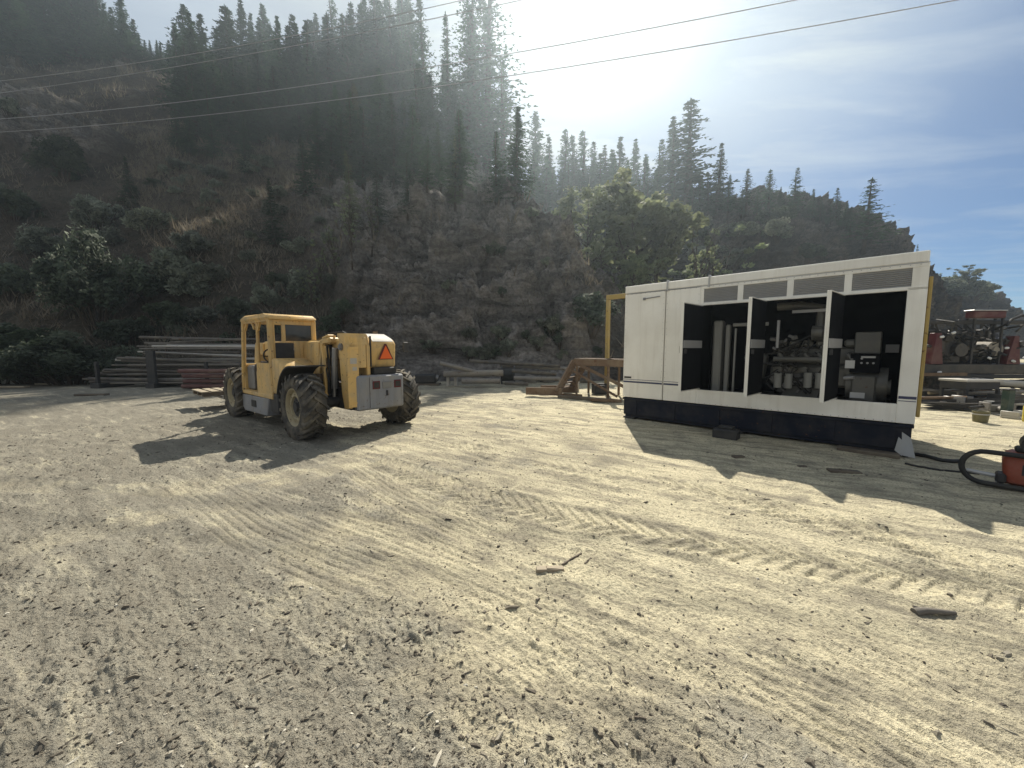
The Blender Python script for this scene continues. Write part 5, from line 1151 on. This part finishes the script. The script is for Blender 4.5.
# table and loose parts in front of the rig
P = at_depth(970, 400, 10.4); P.z = 0; tb_ = thing('workbench', 'dark steel workbench with pale top edge in front of the red rig', 'workbench', P)
MB().bx(-.48, .48, -.3, .4, .70, .76, .006).build('bench_top', M['pipe_pale'], tb_); MB().bx(-.46, .46, -.25, .38, .50, .695, .01).build('apron', M['black_metal'], tb_)
for x in (-.42, .42):
    for y in (-.24, .34): MB().bx(x - .03, x + .03, y - .03, y + .03, 0, .50).build('leg', M['black_metal'], tb_)
def scrap(x, y, size, m_, label, name, cat, rz=0.0, z=None, tilt=0, Y=None):
    P = gnd(x, y); q = MB(); q.box((0, 0, size[2] / 2 + (z or 0)), size, (0, tilt, 0), .015)
    return q, P, rz, m_, label, name, cat
for x, y, ln, r_, dz, a, m_, lab in [
    (1012, 402, 2.2, .10, .55, -.10, 'pipe_pale', 'pale thick pipe propped level at the right edge in front of the rig'), (1000, 406, 1.9, .05, .38, -.25, 'pipe', 'grey pipe slanting across the junk heap right of the bench'),
    (1008, 412, 1.6, .045, .22, .18, 'pipe_pale', 'pale thin pipe low in the junk heap near the green post'), (938, 404, 1.0, .06, .10, -.35, 'pipe_pale', 'pale pipe on the ground right beside the enclosure corner'),
    (945, 409, .8, .04, .18, .4, 'pipe', 'short grey pipe leaning near the enclosure corner'), (950, 402, 1.2, .05, .30, -.1, 'wood', 'pale timber rail between the enclosure corner and the bench'), (1002, 398, 1.5, .06, .52, .05, 'pipe_dark', 'dark pipe lying on the junk behind the green post')]:
    P = gnd(x, y); d = Vector((math.cos(a), math.sin(a), rp.uniform(-.08, .08))) * ln / 2
    pole(P - d + Vector((0, 0, dz)), P + d + Vector((0, 0, dz)), r_, M[m_], lab)
for x, y, s_, m_, a, lab, nm, ct in [
    (957, 409, (.5, .4, .34), 'steel', .4, 'open grey steel bracket box on the ground below the bench', 'steel_bracket', 'bracket'), (996, 414, (.5, .3, .28), 'pipe', -.3, 'grey casting behind the olive bucket', 'casting', 'machine part'),
    (1016, 418, (.45, .3, .16), 'pipe_pale', .2, 'flat pale casting at the right edge under the junk heap', 'casting', 'machine part'), (1004, 410, (.6, .35, .42), 'black_metal', .1, 'black steel crate in the junk heap by the green post', 'steel_crate', 'crate'),
    (970, 402, (.6, .3, .35), 'black_metal', -.2, 'black gear casing under the workbench', 'gear_casing', 'machine part'), (986, 404, (.35, .3, .4), 'rusty', .5, 'rusty block right of the workbench', 'rusty_block', 'machine part')]:
    q = MB(); w_, d_, h_ = s_; q.bx(-w_ / 2, w_ / 2, -d_ / 2, d_ / 2, 0, .05, .01)
    q.bx(-w_ / 2, -w_ / 2 + .05, -d_ / 2, d_ / 2, .05, h_, .01).bx(w_ / 2 - .05, w_ / 2, -d_ / 2, d_ / 2, .05, h_, .01).bx(-w_ / 2 + .06, w_ / 2 - .06, -d_ / 4, d_ / 4, .05, h_ * .8, .03).cyl((0, -d_ / 2 - .04, h_ * .5), (0, d_ / 2, h_ * .5), h_ * .22, 12)
    tag(q.build(nm, M[m_], None, 40, loc=gnd(x, y), rz=a), lab, ct)
rj = random.Random(31); kinds = [('flat bar', 'scrap_bar'), ('channel', 'scrap_channel'), ('round bar', 'scrap_rod')]
for i in range(60):
    x, y = rj.uniform(928, 1030), rj.uniform(394, 414); P = gnd(x, y); ln = rj.uniform(.6, 2.2); a = rj.uniform(-.9, .5); zz = rj.uniform(.02, .75) * (1 if y < 404 else .3)
    q = MB(); rot = (0, rj.uniform(-14, 14), 0)
    if i % 3 == 0: q.box((0, 0, 0), (ln, rj.uniform(.05, .12), .02), rot, .003)
    elif i % 3 == 1: q.box((0, 0, 0), (ln, .10, .012), rot).box((0, .05, .04), (ln, .012, .09), rot).box((0, -.05, .04), (ln, .012, .09), rot)
    else: q.cyl((-ln / 2, 0, 0), (ln / 2, 0, rj.uniform(-.1, .1)), rj.uniform(.02, .045), 8)
    P.z = zz + .06
    tag(q.build(kinds[i % 3][1], M[rj.choice(['rig_part', 'pipe_dark', 'rusty', 'black_metal', 'rig_part', 'pipe'])], None, loc=P, rz=a), 'loose steel %s tangled in the junk heap before the red rig' % kinds[i % 3][0], 'scrap steel', 'loose steel %ss in the junk heap' % kinds[i % 3][0])
P = gnd(980, 422); bk = thing('bucket', 'olive green metal bucket with wire handle standing on the shaded dirt', 'bucket', P); bk.scale = (.68, .68, .75)
k = MB(); k.lathe([(.0, 0), (.155, 0), (.165, .02), (.19, .30), (.20, .31), (.195, .32), (.175, .30), (.15, .03), (0, .03)], (0, 0, 0), 'z', 24); k.build('pail', M['olive'], bk, 40)
k = MB(); k.lathe([(.182, .22), (.192, .22), (.194, .25), (.184, .25)], (0, 0, 0), 'z', 24, True); k.build('hoop', M['silver'], bk)
k = MB(); k.tube([(.19 * math.cos(a), -.04 - .06 * math.sin(a), .30 + .10 * math.sin(a)) for a in np.linspace(0, math.pi, 9)], .007, 6); k.build('handle', M['steel'], bk)
P = gnd(1006, 416); gp = thing('green_post', 'short dark green steel post with flange standing in the junk heap', 'post', P)
MB().bx(-.08, .08, -.07, .07, .03, .62, .012).build('shaft', paint('dark_green_paint', (.02, .045, .035), .5), gp); MB().bx(-.16, .16, -.14, .14, 0, .032, .006).build('base_flange', M['steel'], gp); MB().bx(-.12, .12, -.10, .10, .621, .65, .006).build('top_flange', M['black_metal'], gp)
P = gnd(1037, 424); yc = thing('fuel_canister', 'yellow plastic canister cut by the right edge of the picture', 'canister', P)
MB().box((0, 0, .2), (.26, .36, .38), None, .06, 3).build('tank', M['canister'], yc, 50); MB().tube([(0, -.12, .38), (0, -.08, .46), (0, .08, .46), (0, .12, .38)], .02, 8).build('handle', M['canister'], yc); MB().cyl((.06, .14, .37), (.06, .14, .42), .03, 12).build('cap', M['black_plain'], yc)
# ---- orange-red pump with black loop frame
P = gnd(1002, 487); pm = thing('engine_pump', 'orange-red engine powered machine with black tubular loop frame on the shaded dirt', 'pump', P, R(-50))
lp = []
for a in np.linspace(R(90), R(270), 15): lp.append((-.14 + .18 * math.cos(a), -.10, .22 + .185 * math.sin(a)))
k = MB(); k.tube([(.55, -.10, .40), (.1, -.10, .405)] + lp + [(.1, -.10, .035), (.55, -.10, .035)], .028, 10)
k.build('loop_frame', M['black_plain'], pm, 50)
k = MB(); k.prism([(.0, .07), (-.02, .34), (.02, .42), (.60, .42), (.60, .05), (.03, .05)], 'y', -.06, .26, .03); k.build('tank_housing', M['orange_red'], pm, 45)
k = MB(); k.box((.36, .10, .51), (.44, .30, .18), None, .06, 2).cyl((.20, -.05, .52), (.20, .24, .52), .11, 16).box((.14, .1, .45), (.16, .2, .06), None, .02); k.build('engine', M['black_plain'], pm, 45)
MB().tube([(-.28, -.02, .14), (0, -.02, .12)], .022, 8).build('output_shaft', M['silver'], pm); MB().bx(-.06, .02, -.10, .1, .06, .17, .02).build('coupling', M['black_metal'], pm)
MB().bx(.12, .30, -.066, -.0605, .18, .30).build('side_plate', M['black_metal'], pm)
# cables on the shaded ground
def cable(px, r_, lab):
    pts = [gnd(x, y) for x, y in px]; Q = []
    for a, b_ in zip(pts, pts[1:]):
        for i in range(6): Q.append(a.lerp(b_, i / 6))
    for _ in range(6): Q = [Q[0]] + [(Q[i - 1] + 2 * Q[i] + Q[i + 1]) / 4 for i in range(1, len(Q) - 1)] + [Q[-1]]
    zz = ground_fields(np.array([q.x for q in Q]), np.array([q.y for q in Q]))[0]
    for q, z in zip(Q, zz): q.z = z + r_ * .8
    tag(MB().tube(Q, r_, 7).build('cable', M['black_plain'], None, 60), lab, 'cable')
cable([(912, 455), (930, 459), (945, 462), (966, 463)], .028, 'thick black cable running from the base corner to the orange-red machine')
cable([(905, 464), (925, 468), (950, 472), (985, 476)], .014, 'thin black cable lying below the thick one on the shaded dirt')
cable([(700, 420), (740, 424), (800, 436), (850, 444)], .012, 'thin dark cable along the ground beneath the dark blue base')
for x, y, ln, w_, h_, a, m_, lab in [
    (550, 569, .20, .05, .025, .05, 'wood', 'small flat grey board on the sunlit dirt in the middle of the yard'), (572, 559, .24, .014, .014, .75, 'wood_dark', 'dark stick lying beside the small grey board'),
    (588, 562, .10, .014, .012, .9, 'wood_dark', 'tiny dark twig right of the stick and the board'), (844, 472, .34, .12, .03, -.3, 'wood_dark', 'dark flat scrap in the shade in front of the enclosure'),
    (738, 458, .16, .08, .03, .1, 'wood_dark', 'small dark scrap in the shade below the first open door'), (802, 466, .12, .05, .02, .2, 'wood_dark', 'tiny dark scrap in the shade below the second open door'), (640, 720, .05, .012, .008, -.15, 'wood_dark', 'dark wood chip on the dirt at the bottom middle')]:
    P = gnd(x, y); P.z = ground_z(P.x, P.y) - .004
    k = MB(); k.bx(-ln / 2, ln / 2, -w_ / 2, w_ / 2, 0, h_, .003).box((ln * .12, 0, h_ * .9), (ln * .5, w_ * .7, h_ * .5), (0, 4, 3), .002); tag(k.build('wood_scrap', M[m_], None, loc=P, rz=a), lab, 'wood scrap')
P = gnd(935, 614); P.z = ground_z(P.x, P.y)
k = MB(); k.tube([(-.12, .0, .012), (-.05, .005, .022), (.04, -.005, .024), (.12, .008, .012)], .024, 8, True, .012).tube([(-.02, 0, .02), (-.10, .03, .03)], .008, 6); tag(k.build('broken_branch', M['dead_wood'], None, 50, loc=P, rz=-.06), 'broken dark branch lying on the sunlit dirt at the lower right', 'branch')
# ---- power lines
def wire(px, xL, YL, xR, YR_, lab):
    A_, B_ = np.array([at_depth(xL, 100, YL)[0], YL]), np.array([at_depth(xR, 20, YR_)[0], YR_]); U, Z = [], []
    for x, y in px:
        d = ray(x, y); # where the vertical plane of the wire meets the ray
        M_ = np.array([[d[0], -(B_ - A_)[0]], [d[1], -(B_ - A_)[1]]]); t_, u = np.linalg.solve(M_, A_); U.append(u); Z.append(CAM_H + d[2] * t_)
    c = np.polyfit(U, Z, 2); us = np.linspace(min(U) - .6, max(U) + .9, 60)
    pts = [(A_[0] + (B_ - A_)[0] * u, A_[1] + (B_ - A_)[1] * u, float(np.polyval(c, u))) for u in us]
    tag(MB().tube(pts, .0125, 6).build('power_line', M['wire'], None, 60), lab, 'power line', 'power lines crossing the slope')
wire([(0, 81), (260, 42), (414, 11)], 0, 22, 414, 18, 'uppermost power line crossing the dark slope and leaving over the tall trees')
wire([(0, 93), (260, 52), (382, 29), (517, 1)], 0, 21.5, 517, 17, 'second power line from the top, just below the uppermost one')
wire([(0, 119), (248, 93), (392, 74), (518, 52), (740, 11)], 0, 21, 740, 14, 'third power line, upper one of the pair that crosses the open sky')
wire([(48, 129), (240, 111), (397, 93), (518, 74), (740, 38), (960, 0)], 0, 20.5, 960, 12.5, 'lowest power line, passing across the open sky to the right')
# ---- loose grit, chips and clods on the yard: uncountable
def grit():
    rs = np.random.RandomState(21); n = 34000
    r = np.exp(rs.uniform(math.log(1.25), math.log(12), n)); a = np.radians(rs.uniform(-62, 62, n)); X, Y = r * np.sin(a), r * np.cos(a)
    z, pale, rough, tr = ground_fields(X, Y); keep = rs.rand(n) < np.clip(.16 + .85 * (1 - pale) * (.3 + rough), .05, 1) * (1 - .8 * tr); X, Y, z = X[keep], Y[keep], z[keep]; n = len(X)
    size = np.minimum(.0022 * np.exp(rs.normal(0, .5, n)), .0085) * (1 + r[keep] * .10); el = rs.uniform(1, 1.6, n) * np.where(rs.rand(n) < .16, 2.2, 1) * np.where(rs.rand(n) < .035, 2.6, 1)
    base = np.array([[-1, -1, -1], [1, -1, -1], [1, 1, -1], [-1, 1, -1], [-.6, -.7, 1], [.7, -.6, 1], [.6, .7, 1], [-.7, .6, 1]], float)
    fc = np.array([[0, 3, 2, 1], [4, 5, 6, 7], [0, 1, 5, 4], [1, 2, 6, 5], [2, 3, 7, 6], [3, 0, 4, 7]])
    th_ = rs.uniform(0, 6.28, n); V = np.repeat(base[None], n, 0) * (1 + .35 * rs.normal(size=(n, 8, 3))) * size[:, None, None]; V[:, :, 0] *= el[:, None]; V[:, :, 2] *= .55
    c, s = np.cos(th_)[:, None], np.sin(th_)[:, None]; Vx = V[:, :, 0] * c - V[:, :, 1] * s; Vy = V[:, :, 0] * s + V[:, :, 1] * c
    V = np.stack([Vx + X[:, None], Vy + Y[:, None], V[:, :, 2] + z[:, None] + (size * .3)[:, None]], -1).reshape(-1, 3)
    F_ = (fc[None] + 8 * np.arange(n)[:, None, None]).reshape(-1, 4)
    m, t, b = newmat('grit'); at_ = N(t, 'ShaderNodeAttribute', attribute_name='tone').outputs['Fac']
    t.links.new(ramp(t, at_, [(0.0, (.05, .043, .034)), (.5, (.14, .12, .09)), (.8, (.30, .27, .21)), (1.0, (.55, .52, .44))]), b.inputs['Base Color']); b.inputs['Roughness'].default_value = .95
    tone = np.repeat(np.clip(rs.beta(0.9, 1.6, n), 0, 1), 8)
    o = np_mesh('gravel', V, F_, m, False, {'tone': tone}); o['kind'] = 'stuff'
grit()
# ---- air
def haze():
    q = MB(); q.bx(-170, 130, -25, 150, -4, 96); m = bpy.data.materials.new('air'); m.use_nodes = True; t = m.node_tree; t.nodes.clear()
    o_ = t.nodes.new('ShaderNodeOutputMaterial'); v = t.nodes.new('ShaderNodeVolumePrincipled'); v.inputs['Color'].default_value = (.74, .88, 1.0, 1); v.inputs['Density'].default_value = HAZE; v.inputs['Anisotropy'].default_value = 0.66
    t.links.new(v.outputs[0], o_.inputs['Volume']); h = q.build('haze', m); h['kind'] = 'stuff'
HAZE = 0.0011
haze()
